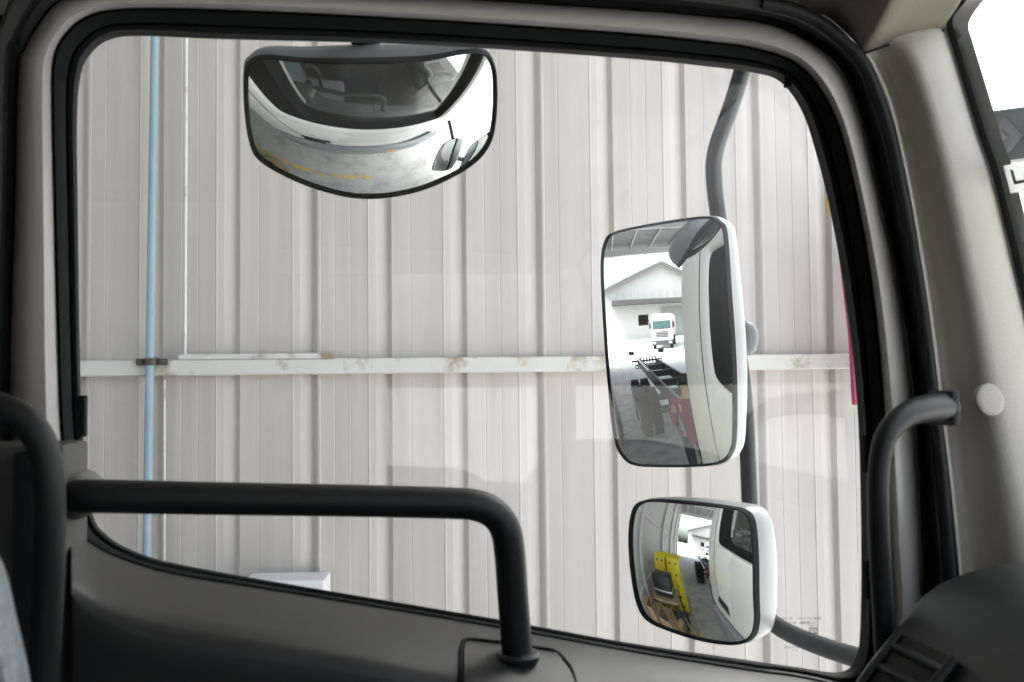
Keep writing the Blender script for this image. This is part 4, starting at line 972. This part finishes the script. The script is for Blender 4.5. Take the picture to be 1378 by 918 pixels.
quad((hx, yc-hw, 0), (hx-30, yc-hw, 0), (hx-30, yc-hw, ze), (hx, yc-hw, ze)); quad((hx, yc+hw, 0), (hx-30, yc+hw, 0), (hx-30, yc+hw, ze), (hx, yc+hw, ze)); quad((hx-30, yc-hw, 0), (hx-30, yc+hw, 0), (hx-30, yc+hw, ze), (hx-30, yc-hw, ze))
m.build('wall', M_hw, hall)
m = MB()
for k_ in range(18): m.box((hx+.02, -14.5, .1+k_*.25), (hx+.10, -9.6, .1+k_*.25+.235), bev=.02)
for k_ in range(1, 17): m.box((hx+.01, yc-hw+k_*1.6, 6.6), (hx+.05, yc-hw+k_*1.6+.06, 8.1))
for s_ in (-14.7, -9.6): m.box((hx+.02, s_, 0), (hx+.2, s_+.2, 4.8))
m.box((hx+.02, -14.7, 4.6), (hx+.3, -9.4, 4.95)); m.build('roller_door', mat('shutter_grey', (.20, .21, .22), .5, var=.1), hall)
m = MB(); e_ = .8
for s_ in (-1, 1):
    quad((hx+1, yc+s_*(hw+e_), ze-.28), (hx+1, yc, zr+.05), (hx-30, yc, zr+.05), (hx-30, yc+s_*(hw+e_), ze-.28)); quad((hx+1, yc+s_*(hw+e_), ze-.28), (hx+1, yc, zr+.05), (hx+1, yc, zr-.6), (hx+1, yc+s_*(hw+e_), ze-.9))
m.build('roof', M_hr, hall)
m = MB(); m.box((hx+.05, yc-hw+.5, 5.7), (hx+2.6, yc+hw-2.5, 6.5), bev=.05); m.build('canopy', mat('canopy_dark', (.04, .04, .04), .6), hall)
M_tw = mat('far_truck_white', (.42, .43, .43), .4)
M_tg = mat('far_truck_trim', (.03, .035, .04), .5)
def parked_truck(x, y, rz, label, cab=M_tw):
    t = thing('parked_truck', label, 'truck', (x, y, 0), 'trucks parked across the yard', rz)
    m = MB(); m.box((-1.9, -1.2, .75), (0, 1.2, 2.95), bev=.12); m.box((-1.7, -1.1, 2.9), (-.3, 1.1, 3.3), bev=.15); m.build('cab', cab, t, local=True, smooth=True, sharp=30)
    m = MB(); m.box((-.02, -1.05, 1.85), (.02, 1.05, 2.65), bev=.01); m.box((-1.3, -1.215, 1.9), (-.35, 1.215, 2.6), bev=.01); m.build('windshield', mat('dark_glass', (.05, .08, .09), .12), t, local=True)
    m = MB()
    for k in range(4): m.box((-.01, -.7, 1.1+k*.15), (.03, .7, 1.19+k*.15))
    m.build_split('grille', M_tg, t, local=True)
    m = MB(); m.box((-.3, -1.22, .38), (.1, 1.22, .82), bev=.05); m.build('bumper', M_tg, t, local=True)
    for s_ in (-1, 1): MB().box((.08, s_*.9-.16, .5), (.125, s_*.9+.16, .7), bev=.02).build('headlight', M_galv, t, local=True)
    m = MB()
    for s_ in (-1, 1): m.box((-.15, s_*1.36-.1, 1.95), (-.05, s_*1.36+.1, 2.45), bev=.03); m.tube([(-.1, s_*1.1, 2.5), (-.1, s_*1.4, 2.5)], .02, 6)
    m.build('side_mirror', M_black, t, local=True)
    m = MB(); m.box((-8.8, -1.22, 1.15), (-2.1, 1.22, 3.2), bev=.03); m.box((-8.8, -.45, .8), (-.5, .45, 1.1)); m.build('cargo_body', cab, t, local=True)
    for wx in (-.9, -6.2, -7.5):
        for s_ in (-1, 1):
            MB().tube([(wx, s_*.85, .5), (wx, s_*1.15, .5)], .5, 20).build('wheel', M_tyre, t, local=True, smooth=True, sharp=30)
    return t
parked_truck(-31, -4.3, rad(16), 'white box truck parked facing the mirror across the yard')
parked_truck(-40, -12, rad(15), 'red cabbed truck parked farther back beside the white one', mat('truck_red', (.4, .04, .03), .35, coat=.5))
parked_truck(-40, 9, rad(-30), 'grey truck parked at the outer side of the yard', mat('truck_grey', (.35, .36, .38), .4, coat=.4))
